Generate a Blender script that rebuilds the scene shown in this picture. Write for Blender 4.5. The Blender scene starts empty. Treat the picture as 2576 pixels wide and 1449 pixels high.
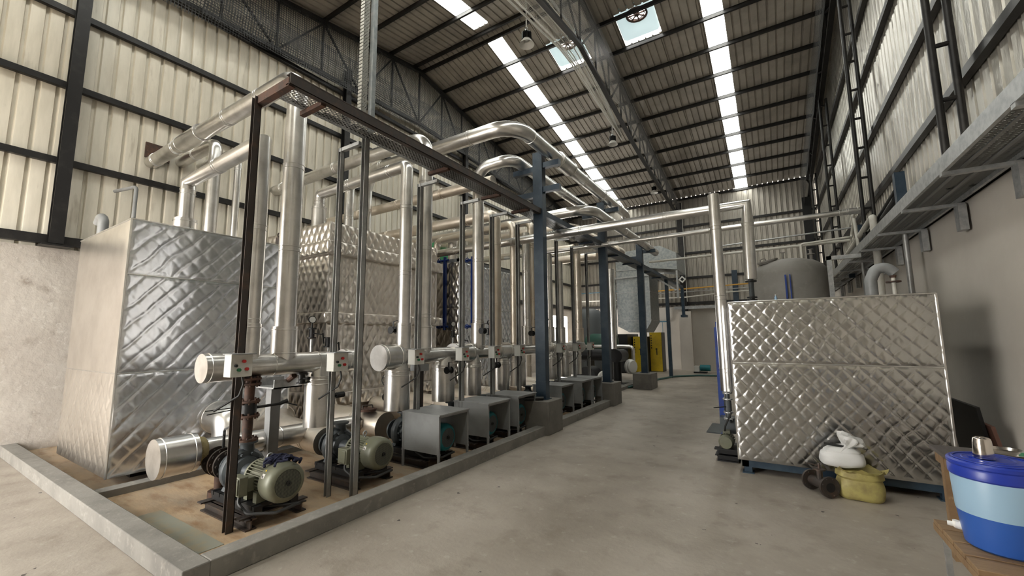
import bpy, bmesh, math, random
from mathutils import Vector, Matrix, noise
random.seed(7)
PI = math.pi
S = bpy.context.scene
C = S.collection
# ---------------------------------------------------------------- camera
cd = bpy.data.cameras.new('camera'); cam = bpy.data.objects.new('camera', cd); C.objects.link(cam)
cd.sensor_width = 36; cd.lens = 14.475; cd.clip_end = 200; cd.clip_start = 0.05
cam.matrix_world = Matrix(((0.8460, 0.0710, 0.5280, 0), (0.5330, -0.0960, -0.8410, 0), (-0.0090, 0.9930, -0.1190, 1.6), (0, 0, 0, 1)))
_r = cam.matrix_world.to_3x3().to_quaternion().to_matrix().to_4x4(); _r.translation = (0, 0, 1.6); cam.matrix_world = _r
S.camera = cam
# ---------------------------------------------------------------- world, daylight openings, exposure
W = bpy.data.worlds.new('sky'); S.world = W; W.use_nodes = True
bg = W.node_tree.nodes['Background']; bg.inputs[0].default_value = (1.0, 0.97, 0.92, 1); bg.inputs[1].default_value = 3.2
S.view_settings.view_transform = 'Standard'; S.view_settings.look = 'None'; S.view_settings.gamma = 1
S.view_settings.use_curve_mapping = False; S.view_settings.exposure = 2.25
S.cycles.max_bounces = 10; S.cycles.diffuse_bounces = 5; S.cycles.glossy_bounces = 5; S.cycles.transparent_max_bounces = 24
S.cycles.caustics_reflective = False; S.cycles.caustics_refractive = False
S.cycles.sample_clamp_indirect = 6
def portal(loc, rot, sx, sy):
    l = bpy.data.lights.new('sky_portal', 'AREA'); l.shape = 'RECTANGLE'; l.size = sx; l.size_y = sy
    l.cycles.is_portal = True
    o = bpy.data.objects.new('sky_portal', l); o.location = loc; o.rotation_euler = rot; C.objects.link(o)
# room constants (metres)
XL, XR, YN, YF = -9.4, 1.95, -3.4, 21.2
RY, RZ, SL = 9.15, 10.55, 0.18
def roof(y): return RZ - SL * abs(y - RY)
A = math.atan(SL)
portal((-6.45, RY + 6.1, roof(RY + 6.1) + .06), (-A, 0, 0), .5, 12)
portal((-.73, RY + 6.1, roof(RY + 6.1) + .06), (-A, 0, 0), .5, 12)
portal((-6.45, RY - 6.3, roof(RY - 6.3) + .06), (A, 0, 0), .5, 12)
portal((-.73, RY - 6.3, roof(RY - 6.3) + .06), (A, 0, 0), .5, 12)
DOOR = (-9.2, -4.6, 4.3)
portal(((DOOR[0] + DOOR[1]) / 2, YN - .02, DOOR[2] / 2), (PI / 2, 0, PI), DOOR[1] - DOOR[0], DOOR[2])       # open loading door behind and left of the camera
portal((XL - .24, 19.3, 1.35), (0, PI / 2, PI), 2.7, 2.6)     # open side door at the far left, behind the tanks
# ---------------------------------------------------------------- materials
def mat(name, col, rough=.5, metal=0., var=None, var2=None, bump=None, spec=.5, rvar=None, stretch=None, var3=None, specks=None):
    m = bpy.data.materials.new(name); m.use_nodes = True; nt = m.node_tree; N = nt.nodes; L = nt.links
    b = N['Principled BSDF']; b.inputs['Base Color'].default_value = (*col, 1); b.inputs['Roughness'].default_value = rough
    b.inputs['Metallic'].default_value = metal; b.inputs['Specular IOR Level'].default_value = spec
    tc = N.new('ShaderNodeNewGeometry')
    src = tc.outputs['Position']
    if stretch:
        mp = N.new('ShaderNodeMapping'); mp.inputs['Scale'].default_value = stretch; L.new(src, mp.inputs[0]); src = mp.outputs[0]
    def ns(scale, detail=6, rough_=.6):
        n = N.new('ShaderNodeTexNoise'); n.inputs['Scale'].default_value = scale; n.inputs['Detail'].default_value = detail
        n.inputs['Roughness'].default_value = rough_; L.new(src, n.inputs['Vector']); return n.outputs['Fac']
    out = None
    prev = None
    for v in (var, var2, var3):
        if not v: continue
        scale, c2, lo, hi = v
        r = N.new('ShaderNodeMapRange'); r.inputs[1].default_value = lo; r.inputs[2].default_value = hi; L.new(ns(scale), r.inputs[0])
        mx = N.new('ShaderNodeMixRGB'); L.new(r.outputs[0], mx.inputs[0]); mx.inputs[2].default_value = (*c2, 1)
        if prev: L.new(prev, mx.inputs[1])
        else: mx.inputs[1].default_value = (*col, 1)
        prev = mx.outputs[0]
    if specks:
        vo = N.new('ShaderNodeTexVoronoi'); vo.inputs['Scale'].default_value = specks[0]; L.new(src, vo.inputs['Vector'])
        nz = N.new('ShaderNodeTexNoise'); nz.inputs['Scale'].default_value = 25; L.new(src, nz.inputs['Vector'])
        ad = N.new('ShaderNodeMath'); ad.operation = 'MULTIPLY_ADD'; L.new(nz.outputs['Fac'], ad.inputs[0]); ad.inputs[1].default_value = .25; L.new(vo.outputs['Distance'], ad.inputs[2])
        lt = N.new('ShaderNodeMath'); lt.operation = 'LESS_THAN'; lt.inputs[1].default_value = specks[1] + .07; L.new(ad.outputs[0], lt.inputs[0])
        mx = N.new('ShaderNodeMixRGB'); L.new(lt.outputs[0], mx.inputs[0]); L.new(prev, mx.inputs[1]); mx.inputs[2].default_value = (.06, .05, .045, 1); prev = mx.outputs[0]
    if prev: L.new(prev, b.inputs['Base Color'])
    if rvar and metal < .9:
        scale, lo, hi = rvar
        r = N.new('ShaderNodeMapRange'); r.inputs[1].default_value = .3; r.inputs[2].default_value = .7
        r.inputs[3].default_value = lo; r.inputs[4].default_value = hi; L.new(ns(scale), r.inputs[0]); L.new(r.outputs[0], b.inputs['Roughness'])
    if bump:
        scale, st, dist = bump
        bp = N.new('ShaderNodeBump'); bp.inputs['Strength'].default_value = st; bp.inputs['Distance'].default_value = dist
        L.new(ns(scale), bp.inputs['Height']); L.new(bp.outputs[0], b.inputs['Normal'])
    return m
M = {}
M['floor'] = mat('floor_concrete', (.37, .33, .28), .55, 0, (.7, (.265, .23, .192), .4, .66), (3.2, (.21, .175, .14), .52, .8), (22, .3, .01), rvar=(1.3, .36, .68), var3=(9, (.42, .385, .34), .6, .75), specks=(3.2, .10))
M['pitfloor'] = mat('tan_floor', (.50, .355, .215), .5, 0, (1.1, (.33, .27, .2), .38, .62), (4, (.24, .135, .065), .5, .72), (20, .3, .01), stretch=(.6, 1.6, 1), rvar=(2, .35, .6))
M['kerb'] = mat('kerb_concrete', (.235, .222, .2), .8, 0, (3, (.165, .155, .14), .4, .7), (14, (.31, .29, .255), .55, .75), (40, .35, .006))
M['pier'] = mat('pier_concrete', (.19, .178, .158), .85, 0, (3, (.12, .11, .098), .4, .7), None, (30, .35, .006))
M['plaster'] = mat('plaster', (.56, .515, .46), .8, 0, (.9, (.45, .40, .35), .4, .65), (3.5, (.33, .28, .235), .58, .74), (12, .5, .02), var3=(14, (.62, .58, .53), .58, .7))
M['plaster_grey'] = mat('plaster_grey', (.55, .51, .455), .8, 0, (.7, (.47, .432, .385), .4, .7), None, (16, .2, .01))
M['sheet_left'] = mat('sheet_cream', (.80, .745, .63), .38, .1, (5.0, (.70, .65, .54), .4, .65), (3.2, (.42, .36, .27), .6, .8), (9, .12, .01), stretch=(1, 1.8, .3), rvar=(3, .28, .5))
M['sheet_right'] = mat('sheet_grey', (.50, .475, .43), .27, .45, (3.0, (.42, .40, .35), .4, .7), None, (7, .45, .02), stretch=(1, 1.2, .3))
M['sheet_far'] = mat('sheet_far', (.44, .41, .36), .36, .5, (3.0, (.33, .30, .26), .4, .7), None, (6, .2, .01), stretch=(1, 1, .4))
M['roof'] = mat('sheet_roof', (.52, .485, .425), .5, .15, (1.5, (.34, .31, .27), .4, .7), None, None)
M['black'] = mat('black_steel', (.014, .013, .013), .4, .2, (5, (.035, .032, .03), .5, .75), None, (40, .2, .004))
M['rust'] = mat('rusty_steel', (.095, .048, .032), .7, .2, (9, (.05, .034, .028), .4, .65), (20, (.19, .085, .042), .58, .75), (50, .3, .004))
M['darksteel'] = mat('dark_weathered_steel', (.06, .05, .045), .5, .4, (8, (.11, .07, .05), .5, .75), None, (50, .25, .004))
M['galv'] = mat('galvanised_steel', (.50, .51, .51), .42, .75, (14, (.36, .37, .38), .4, .65), None, (60, .12, .003))
M['greypaint'] = mat('grey_paint', (.28, .285, .285), .5, .1, (4, (.22, .222, .22), .45, .7), None, (50, .12, .002))
M['postgrey'] = mat('post_grey', (.34, .34, .33), .45, .5, (5, (.22, .215, .21), .45, .7), None, (50, .2, .002))
M['blue'] = mat('blue_grey_paint', (.022, .042, .068), .38, .1, (4, (.05, .075, .1), .45, .7), (16, (.1, .12, .14), .68, .8), (60, .1, .002))
M['navy'] = mat('bright_blue_paint', (.012, .045, .24), .35, 0, (6, (.02, .03, .15), .5, .7))
M['alu'] = mat('aluminium_jacket', (.77, .755, .735), .28, 1., (5, (.60, .585, .56), .42, .7), None, (2.5, .08, .01), rvar=(9, .24, .42))
M['alu_old'] = mat('aluminium_jacket_dull', (.82, .75, .66), .42, 1., (3, (.68, .60, .50), .4, .7), None, (7, .25, .02), rvar=(6, .32, .5))
M['quilt'] = mat('quilted_foil', (.74, .765, .80), .24, 1., (3, (.62, .65, .70), .4, .7), None, (14, .1, .006), rvar=(5, .2, .34))  # bluish tint puts the reflected skylight into the foil colour
M['quilt_dark'] = mat('quilted_foil_darker', (.58, .575, .565), .23, 1., (3, (.50, .50, .50), .4, .7), None, (14, .1, .006))
M['quilt_warm'] = mat('quilted_foil_warm', (.78, .74, .69), .3, 1., (3, (.66, .62, .57), .4, .7), None, (14, .1, .006), rvar=(5, .24, .4))  # warmer copy of the foil; paints the beige reflection onto tank side faces
M['olive'] = mat('olive_paint', (.165, .168, .118), .42, .1, (6, (.13, .13, .095), .45, .7), None, (60, .08, .002))
M['teal'] = mat('teal_paint', (.012, .19, .22), .38, 0, (6, (.01, .12, .15), .45, .7))
M['castgrey'] = mat('cast_grey', (.075, .085, .092), .42, .2, (8, (.04, .045, .05), .5, .7), None, (60, .2, .003))
M['castblack'] = mat('cast_black', (.012, .012, .013), .45, .2, None, None, (60, .2, .003))
M['whitebox'] = mat('white_enamel', (.62, .62, .58), .4)
M['white'] = mat('white_paint', (.8, .79, .75), .4)
M['pvc'] = mat('white_pvc', (.62, .60, .54), .4, 0, (6, (.5, .46, .38), .55, .8))
M['red'] = mat('red_plastic', (.45, .02, .02), .35)
M['green'] = mat('green_plastic', (.01, .13, .05), .35)
M['blackp'] = mat('black_plastic', (.012, .012, .012), .4)
M['cable'] = mat('black_rubber', (.02, .02, .02), .55)
M['yellow'] = mat('yellow_paint', (.85, .60, .03), .4, 0, (3, (.62, .42, .02), .4, .7))
M['orange'] = mat('orange_paint', (.62, .33, .05), .45)
M['greentank'] = mat('green_tank', (.03, .1, .075), .35)
M['greytank'] = mat('grey_tank', (.26, .245, .225), .7, .1, (1.5, (.2, .185, .165), .4, .7), (8, (.3, .28, .25), .55, .8), (30, .3, .005))
M['slatetank'] = mat('slate_tank', (.13, .14, .145), .5)
M['wood'] = mat('raw_wood', (.26, .165, .085), .7, 0, (3, (.17, .1, .05), .4, .7), (20, (.34, .23, .13), .55, .75), (30, .3, .003), stretch=(1, 8, 1))
M['woodtop'] = mat('dark_wood_top', (.095, .082, .075), .6, 0, (3, (.06, .05, .045), .4, .7), None, (30, .3, .003), stretch=(8, 1, 1))
M['drumblue'] = mat('cooler_dark_blue', (.02, .045, .36), .3)
M['drumblue2'] = mat('cooler_mid_blue', (.03, .11, .43), .3)
M['drumlight'] = mat('cooler_light_blue', (.33, .50, .66), .33)
M['steelcup'] = mat('stainless_steel', (.75, .7, .66), .14, 1.)
M['sackwhite'] = mat('white_woven_plastic', (.66, .66, .65), .5, 0, None, None, (40, .3, .004))
M['sackyellow'] = mat('yellow_woven_plastic', (.40, .345, .12), .55, 0, (9, (.25, .2, .08), .42, .7), None, (40, .3, .004))
M['cloth'] = mat('navy_cloth', (.012, .014, .04), .9)
M['wool'] = mat('mineral_wool', (.5, .42, .22), .95, 0, None, None, (30, .8, .02))
M['hose'] = mat('green_hose', (.05, .12, .11), .4)
M['gauge'] = mat('gauge_dial', (.55, .55, .52), .3)
M['teleblue'] = mat('duct_grey', (.42, .44, .44), .42, .7, (12, (.3, .33, .34), .4, .6))
M['cyanblue'] = mat('light_blue_paint', (.07, .17, .24), .45)
M['brown'] = mat('brown_board', (.10, .045, .03), .7)
M['bottle'] = mat('blue_label', (.25, .38, .52), .3)
def emit(name, col, st):
    m = mat(name, col, .4); b = m.node_tree.nodes['Principled BSDF']; b.inputs['Emission Color'].default_value = (*col, 1); b.inputs['Emission Strength'].default_value = st; return m
# translucent roof sheet: lets sky light straight through and scatters a little of it
def translucent():
    m = bpy.data.materials.new('translucent_sheet'); m.use_nodes = True; nt = m.node_tree; N = nt.nodes; L = nt.links
    N.remove(N['Principled BSDF']); o = N['Material Output']
    t = N.new('ShaderNodeBsdfTransparent'); t.inputs[0].default_value = (.86, .9, .88, 1)
    d = N.new('ShaderNodeBsdfTranslucent'); d.inputs[0].default_value = (.9, .93, .9, 1)
    x = N.new('ShaderNodeMixShader'); x.inputs[0].default_value = .25; L.new(t.outputs[0], x.inputs[1]); L.new(d.outputs[0], x.inputs[2]); L.new(x.outputs[0], o.inputs[0])
    return m
M['translucent'] = translucent()
def gridmat(name, col, kind, pitch, th, rough=.5, metal=0., axes='YZ'):
    # mesh / perforated sheet: the gaps are really open
    m = mat(name, col, rough, metal); nt = m.node_tree; N = nt.nodes; L = nt.links; b = N['Principled BSDF']; o = N['Material Output']
    g = N.new('ShaderNodeTexCoord'); sp = N.new('ShaderNodeSeparateXYZ'); L.new(g.outputs['Object'], sp.inputs[0])
    def mth(op, a, bb=None, c=None):
        n = N.new('ShaderNodeMath'); n.operation = op
        for i, v in enumerate((a, bb, c)):
            if v is None: continue
            if isinstance(v, (int, float)): n.inputs[i].default_value = v
            else: L.new(v, n.inputs[i])
        return n.outputs[0]
    a, c = sp.outputs[axes[0]], sp.outputs[axes[1]]
    if kind == 'net':
        la = mth('LESS_THAN', mth('FRACT', mth('DIVIDE', a, pitch)), th); lb = mth('LESS_THAN', mth('FRACT', mth('DIVIDE', c, pitch)), th)
        fac = mth('MAXIMUM', la, lb)
    else:
        def hole(oa, oc):
            fa = mth('SUBTRACT', mth('FRACT', mth('ADD', mth('DIVIDE', a, pitch), oa)), .5); fc = mth('SUBTRACT', mth('FRACT', mth('ADD', mth('DIVIDE', c, pitch * 1.4), oc)), .5)
            fc = mth('MULTIPLY', fc, 1.4)
            return mth('GREATER_THAN', mth('ADD', mth('MULTIPLY', fa, fa), mth('MULTIPLY', fc, fc)), th)
        fac = mth('MINIMUM', hole(0, 0), hole(.5, .5))
    t = N.new('ShaderNodeBsdfTransparent'); x = N.new('ShaderNodeMixShader'); L.new(fac, x.inputs[0]); L.new(t.outputs[0], x.inputs[1]); L.new(b.outputs[0], x.inputs[2]); L.new(x.outputs[0], o.inputs[0])
    return m
M['net_black'] = gridmat('black_netting', (.02, .02, .02), 'net', .055, .24)
M['net_grey'] = gridmat('grey_netting', (.2, .19, .175), 'net', .05, .2)
M['net_pale'] = gridmat('pale_netting', (.8, .75, .65), 'net', .05, .22)
M['perf'] = gridmat('perforated_steel', (.33, .33, .32), 'perf', .038, .11, .45, .6, 'XY')
M['perf_v'] = gridmat('perforated_galv', (.45, .44, .4), 'perf', .03, .05, .45, .6, 'YZ')
M['grate'] = gridmat('walkway_grating', (.2, .2, .19), 'net', .045, .5, .5, .5, 'XY')
M['ventblue'] = mat('turbine_dome', (.30, .50, .56), .5)
# ---------------------------------------------------------------- geometry helpers
def V(*a): return Vector(a)
class MB:
    def __init__(s): s.b = bmesh.new()
    def box(s, x0, y0, z0, x1, y1, z1, m=None):
        vs = [s.b.verts.new(V(x, y, z) if m is None else m @ V(x, y, z)) for x in (x0, x1) for y in (y0, y1) for z in (z0, z1)]
        for f in ((0, 1, 3, 2), (4, 6, 7, 5), (0, 4, 5, 1), (2, 3, 7, 6), (0, 2, 6, 4), (1, 5, 7, 3)): s.b.faces.new([vs[i] for i in f])
        return s
    def bar(s, p, q, w, h, up=(0, 0, 1)):
        p, q = Vector(p), Vector(q); d = (q - p); l = d.length; d.normalize(); u = Vector(up)
        if abs(d.dot(u)) > .98: u = V(1, 0, 0)
        r = d.cross(u).normalized(); u = r.cross(d)
        m = Matrix((r, d, u)).transposed().to_4x4(); m.translation = p
        return s.box(-w / 2, 0, -h / 2, w / 2, l, h / 2, m)
    def tube(s, pts, rad, seg=20, bend=0, nb=6, beads=(), cap=True, bead=.006, ends=None):
        P = [Vector(p) for p in pts]; path = [(P[0], None)]
        out = [P[0]]
        for i in range(1, len(P) - 1):
            a, b_, c = P[i - 1], P[i], P[i + 1]
            d1 = (a - b_).normalized(); d2 = (c - b_).normalized(); ang = d1.angle(d2)
            if bend and ang < PI - .02:
                t = bend / math.tan(ang / 2); t = min(t, (a - b_).length * .95, (c - b_).length * .95); R = t * math.tan(ang / 2)
                bis = (d1 + d2).normalized(); cen = b_ + bis * (R / math.sin(ang / 2)); s0 = b_ + d1 * t; s1 = b_ + d2 * t
                v0 = s0 - cen; v1 = s1 - cen; tot = v0.angle(v1); ax = v0.cross(v1).normalized()
                for k in range(nb + 1): out.append(cen + Matrix.Rotation(tot * k / nb, 3, ax) @ v0)
            else: out.append(b_)
        out.append(P[-1])
        # ring list: (point, tangent, radius)
        rings = []; n = len(out); dist = 0
        rr = rad if callable(rad) else (lambda t_: rad)
        for i in range(n):
            p = out[i]
            if i == 0: t = (out[1] - p)
            elif i == n - 1: t = (p - out[-2])
            else: t = (out[i + 1] - p).normalized() + (p - out[i - 1]).normalized()
            t.normalize()
            sc = 1.
            if 0 < i < n - 1:
                a_ = (out[i + 1] - p).normalized().angle((p - out[i - 1]).normalized()); sc = 1 / max(.3, math.cos(a_ / 2))
            rings.append((p, t, rr(dist), sc, dist))
            if i < n - 1:
                l = (out[i + 1] - p).length
                if l > .12 and beads:
                    for bd in beads:
                        if dist + .01 < bd < dist + l - .01:
                            q = p + (out[i + 1] - p).normalized() * (bd - dist); tt = (out[i + 1] - p).normalized()
                            for o_, e in ((-.006, 0), (-.003, bead), (.003, bead), (.006, 0)): rings.append((q + tt * o_, tt, rr(bd) + e, 1., bd))
                dist += l
        ref = V(0, 0, 1) if abs(rings[0][1].z) < .9 else V(1, 0, 0)
        x = (ref - rings[0][1] * ref.dot(rings[0][1])).normalized(); loops = []; pt = rings[0][1]
        for p, t, r, sc, _ in rings:
            q = pt.rotation_difference(t); x = q @ x; x = (x - t * x.dot(t)).normalized(); y = t.cross(x); pt = t
            # elliptical ring on the mitre plane keeps the tube width
            loops.append([s.b.verts.new(p + (x * math.cos(2 * PI * k / seg) + y * math.sin(2 * PI * k / seg)) * r) for k in range(seg)])
        for a, b_ in zip(loops, loops[1:]):
            for k in range(seg): s.b.faces.new((a[k], a[(k + 1) % seg], b_[(k + 1) % seg], b_[k]))
        if cap: s.b.faces.new(loops[0][::-1]); s.b.faces.new(loops[-1])
        return s
    def cyl(s, p, q, r, r2=None, seg=20): 
        if r2 is None: return s.tube((p, q), r, seg)
        L = (Vector(q) - Vector(p)).length
        return s.tube((p, q), lambda t: r + (r2 - r) * t / L, seg)
    def lathe(s, prof, cen, axis=(0, 0, 1), seg=24):
        ax = Vector(axis).normalized(); ref = V(0, 0, 1) if abs(ax.z) < .9 else V(1, 0, 0); x = (ref - ax * ref.dot(ax)).normalized(); y = ax.cross(x); cen = Vector(cen); loops = []
        for r, h in prof:
            loops.append([s.b.verts.new(cen + ax * h + (x * math.cos(2 * PI * k / seg) + y * math.sin(2 * PI * k / seg)) * max(r, 1e-4)) for k in range(seg)])
        for a, b_ in zip(loops, loops[1:]):
            for k in range(seg): s.b.faces.new((a[k], a[(k + 1) % seg], b_[(k + 1) % seg], b_[k]))
        s.b.faces.new(loops[0][::-1]); s.b.faces.new(loops[-1]); return s
    def torus(s, cen, axis, R, r, seg=24, ms=8):
        ax = Vector(axis).normalized(); ref = V(0, 0, 1) if abs(ax.z) < .9 else V(1, 0, 0); x = (ref - ax * ref.dot(ax)).normalized(); y = ax.cross(x); cen = Vector(cen); L = []
        for k in range(seg):
            d = x * math.cos(2 * PI * k / seg) + y * math.sin(2 * PI * k / seg)
            L.append([s.b.verts.new(cen + d * (R + r * math.cos(2 * PI * j / ms)) + ax * r * math.sin(2 * PI * j / ms)) for j in range(ms)])
        for k in range(seg):
            a, b_ = L[k], L[(k + 1) % seg]
            for j in range(ms): s.b.faces.new((a[j], a[(j + 1) % ms], b_[(j + 1) % ms], b_[j]))
        return s
    def prism(s, poly, axis, a0, a1):
        # poly in the two other axes (order y,z for x; x,z for y; x,y for z)
        def P(u, v, w): return {'x': V(w, u, v), 'y': V(u, w, v), 'z': V(u, v, w)}[axis]
        A_ = [s.b.verts.new(P(u, v, a0)) for u, v in poly]; B_ = [s.b.verts.new(P(u, v, a1)) for u, v in poly]; n = len(poly)
        s.b.faces.new(A_[::-1]); s.b.faces.new(B_)
        for i in range(n): s.b.faces.new((A_[i], A_[(i + 1) % n], B_[(i + 1) % n], B_[i]))
        return s
    def strip(s, prof, d0, d1, fn):
        # open profile swept between two parameters; fn(point, d) -> Vector
        A_ = [s.b.verts.new(fn(p, d0)) for p in prof]; B_ = [s.b.verts.new(fn(p, d1)) for p in prof]
        for i in range(len(prof) - 1): s.b.faces.new((A_[i], A_[i + 1], B_[i + 1], B_[i]))
        return s
    def bolts(s, cen, axis, R, n, r=.011, h=.02):
        ax = Vector(axis).normalized(); ref = V(0, 0, 1) if abs(ax.z) < .9 else V(1, 0, 0); x = (ref - ax * ref.dot(ax)).normalized(); y = ax.cross(x); cen = Vector(cen)
        for k in range(n):
            c = cen + (x * math.cos(2 * PI * (k + .5) / n) + y * math.sin(2 * PI * (k + .5) / n)) * R
            s.cyl(c - ax * h, c + ax * h, r, seg=6)
        return s
ORG = {}
def obj(name, mb, m, parent=None, label=None, bev=0, recalc=True):
    b = mb.b
    if recalc: bmesh.ops.recalc_face_normals(b, faces=b.faces)
    if parent is not None: org = ORG[parent.name]
    else:
        vs = [v.co for v in b.verts]; xs = [v.x for v in vs]; ys = [v.y for v in vs]; zs = [v.z for v in vs]
        org = V((min(xs) + max(xs)) / 2, (min(ys) + max(ys)) / 2, min(zs))
    bmesh.ops.translate(b, verts=b.verts, vec=-org)
    for f in b.faces: f.smooth = True
    for e in b.edges:
        if len(e.link_faces) != 2 or e.calc_face_angle(0) > .6: e.smooth = False
    me = bpy.data.meshes.new(name); b.to_mesh(me); b.free(); me.materials.append(m)
    o = bpy.data.objects.new(name, me); C.objects.link(o)
    if parent is not None: o.parent = parent
    else: o.location = org
    ORG[o.name] = org
    if bev:
        md = o.modifiers.new('bevel', 'BEVEL'); md.width = bev; md.segments = 2; md.limit_method = 'ANGLE'
    if label: o['label'] = label
    return o
def tag(o, label, cat, group=None, kind=None):
    o['label'] = label; o['category'] = cat
    if group: o['group'] = group
    if kind: o['kind'] = kind
    return o
def thing(name, label, cat, loc, group=None):
    o = bpy.data.objects.new(name, None); C.objects.link(o); o.location = loc; o.empty_display_size = .1; ORG[o.name] = Vector(loc)
    return tag(o, label, cat, group)
def struct(name, mb, m, **k):
    o = obj(name, mb, m, **k); o['kind'] = 'structure'; return o
def kids(o): return [c for c in bpy.data.objects if c.parent == o]
def dup(root, loc, label, group=None, rotz=0):
    r = root.copy(); C.objects.link(r); r.location = loc; r.rotation_euler = (0, 0, rotz); r['label'] = label
    if group: r['group'] = group
    for c in KID[root.name]:
        k = c.copy(); C.objects.link(k); k.parent = r
        for g in KID.get(c.name, ()):
            h = g.copy(); C.objects.link(h); h.parent = k
    return r
KID = {}
def freeze(root):
    def rec(o):
        k = kids(o)
        if k: KID[o.name] = k
        for c in k: rec(c)
    rec(root)
ORD = ['first', 'second', 'third', 'fourth', 'fifth', 'sixth', 'seventh', 'eighth', 'ninth', 'tenth', 'eleventh', 'twelfth', 'thirteenth']
# ================================================================ SETTING
b = MB(); b.box(XL - .3, YN - 12, -.1, XR + 8, YF + .3, 0); struct('floor', b, M['floor'])
b = MB(); b.box(XL, 1.41, 0, -3.43, 9.5, .012); struct('floor', b, M['pitfloor'])
# masonry walls
b = MB(); b.box(XL - .23, YN, 0, XL, 18.0, 3.05).box(XL - .23, 18.0, 2.7, XL, 20.6, 3.05).box(XL - .23, 20.6, 0, XL, YF, 3.05); struct('wall_left', b, M['plaster'])
b = MB(); b.box(XR, YN, 0, XR + .23, YF, 3.08); struct('wall_right', b, M['plaster_grey'])
b = MB(); b.box(XL, YF, 0, XR, YF + .23, 3.0)
b.box(-3.75, YF - .3, 0, -3.2, YF + .02, 2.75)
struct('wall_back', b, M['plaster_grey'])
# corrugated sheets: real ribs
def rib_profile(a0, a1, pitch, groove, depth, wav=0):
    pr = []; a = a0
    while a < a1:
        e = min(a + pitch, a1)
        g = groove
        pr += [(a, 0), (e - 2.2 * g, 0), (e - 1.8 * g, -depth), (e - 1.0 * g, -depth), (e - .75 * g, 0), (e - .5 * g, 0), (e - .3 * g, -depth * .6), (e, -depth * .6)]
        a = e
    out = [pr[0]]
    for p in pr[1:]:
        if p[0] > out[-1][0] + 1e-5: out.append(p)
    return out
b = MB(); SX = XL - .06
prof = []; y = YN
while y < YF:
    prof += [(y, 0), (y + .128, 0), (y + .138, -.034), (y + .172, -.034), (y + .19, -.004)]; y += .21
def ltop(y): return roof(y)
A_ = [b.b.verts.new(V(SX + d, y, 2.95)) for y, d in prof]; B_ = [b.b.verts.new(V(SX + d, y, ltop(y))) for y, d in prof]
for i in range(len(prof) - 1): b.b.faces.new((A_[i], A_[i + 1], B_[i + 1], B_[i]))
struct('wall_left', b, M['sheet_left'])
b = MB(); SX2 = XR + .06; prof = rib_profile(YN, YF, .2, .04, .028)
A_ = [b.b.verts.new(V(SX2 - d, y, 3.0)) for y, d in prof]; B_ = [b.b.verts.new(V(SX2 - d, y, ltop(y))) for y, d in prof]
for i in range(len(prof) - 1): b.b.faces.new((A_[i], A_[i + 1], B_[i + 1], B_[i]))
struct('wall_right', b, M['sheet_right'])
b = MB(); prof = rib_profile(XL - .1, XR + .1, .21, .04, .032)
b.strip(prof, 2.95, roof(YF + .06) + .008, lambda p, d: V(p[0], YF + .06 - p[1], d)); struct('wall_back', b, M['sheet_far'])
b = MB(); prof = rib_profile(XL - .1, DOOR[0], .21, .04, .032); b.strip(prof, 3.0, DOOR[2], lambda p, d: V(p[0], YN - .06 + p[1], d))
prof = rib_profile(DOOR[1], XR + .1, .21, .04, .032); b.strip(prof, 3.0, DOOR[2], lambda p, d: V(p[0], YN - .06 + p[1], d))
prof = rib_profile(XL - .1, XR + .1, .21, .04, .032); b.strip(prof, DOOR[2], roof(YN) + .05, lambda p, d: V(p[0], YN - .06 + p[1], d)); struct('wall_front', b, M['sheet_left'])
b = MB(); b.box(DOOR[1], YN - .23, 0, XR, YN, 3.05).box(XL, YN - .23, 0, DOOR[0], YN, 3.05); struct('wall_front', b, M['plaster_grey'])
# ceiling sheets with openings for the translucent strips and vents; ribs run down the slope
STRIPS = [(-6.72, -6.2), (-.99, -.5)]
VENTS = [(-5.18, -4.14), (-3.08, -2.05)]
VY = (10.28, 11.38)
def roof_bm(segs, side):
    b = MB()
    for x0, x1, ya, yb in segs:
        pr = []; x = x0
        while x < x1 - 1e-4:
            e = min(x + .2, x1); pr += [(x, 0), (e - .05, 0), (e - .04, .035), (e - .005, .035)]; x = e
        pr.append((x1, 0))
        b.strip(pr, ya, yb, lambda p, d: V(p[0], d, roof(d) + p[1]))
    return b
fs = []; xs = [XL - .1, -6.72, -6.2, -.99, -.5, XR + .15]
far = [(XL - .1, -6.72, RY, YF + .1), (-6.72, -6.2, RY, 9.42), (-6.2, -5.18, RY, YF + .1), (-5.18, -4.14, RY, VY[0]), (-5.18, -4.14, VY[1], YF + .1), (-4.14, -3.08, RY, YF + .1),
       (-3.08, -2.05, RY, VY[0]), (-3.08, -2.05, VY[1], YF + .1), (-2.05, -.99, RY, YF + .1), (-.99, -.5, RY, 9.42), (-.5, XR + .15, RY, YF + .1)]
struct('ceiling', roof_bm(far, 1), M['roof'])
near = [(XL - .1, -6.72, YN, RY), (-6.72, -6.2, 8.75, RY), (-6.2, -.99, YN, RY), (-.99, -.5, 8.75, RY), (-.5, XR + .15, YN, RY)]
struct('ceiling', roof_bm(near, -1), M['roof'])
wn = 1
for x0, x1 in STRIPS:
    for ya, yb in ((9.42, YF + .1), (YN, 8.75)):
        b = MB(); pr = [(x0 + (x1 - x0) * i / 12, .012 * (i % 2)) for i in range(13)]
        b.strip(pr, ya, yb, lambda p, d: V(p[0], d, roof(d) + .03 + p[1])); struct('window_%d' % wn, b, M['translucent']); wn += 1
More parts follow.
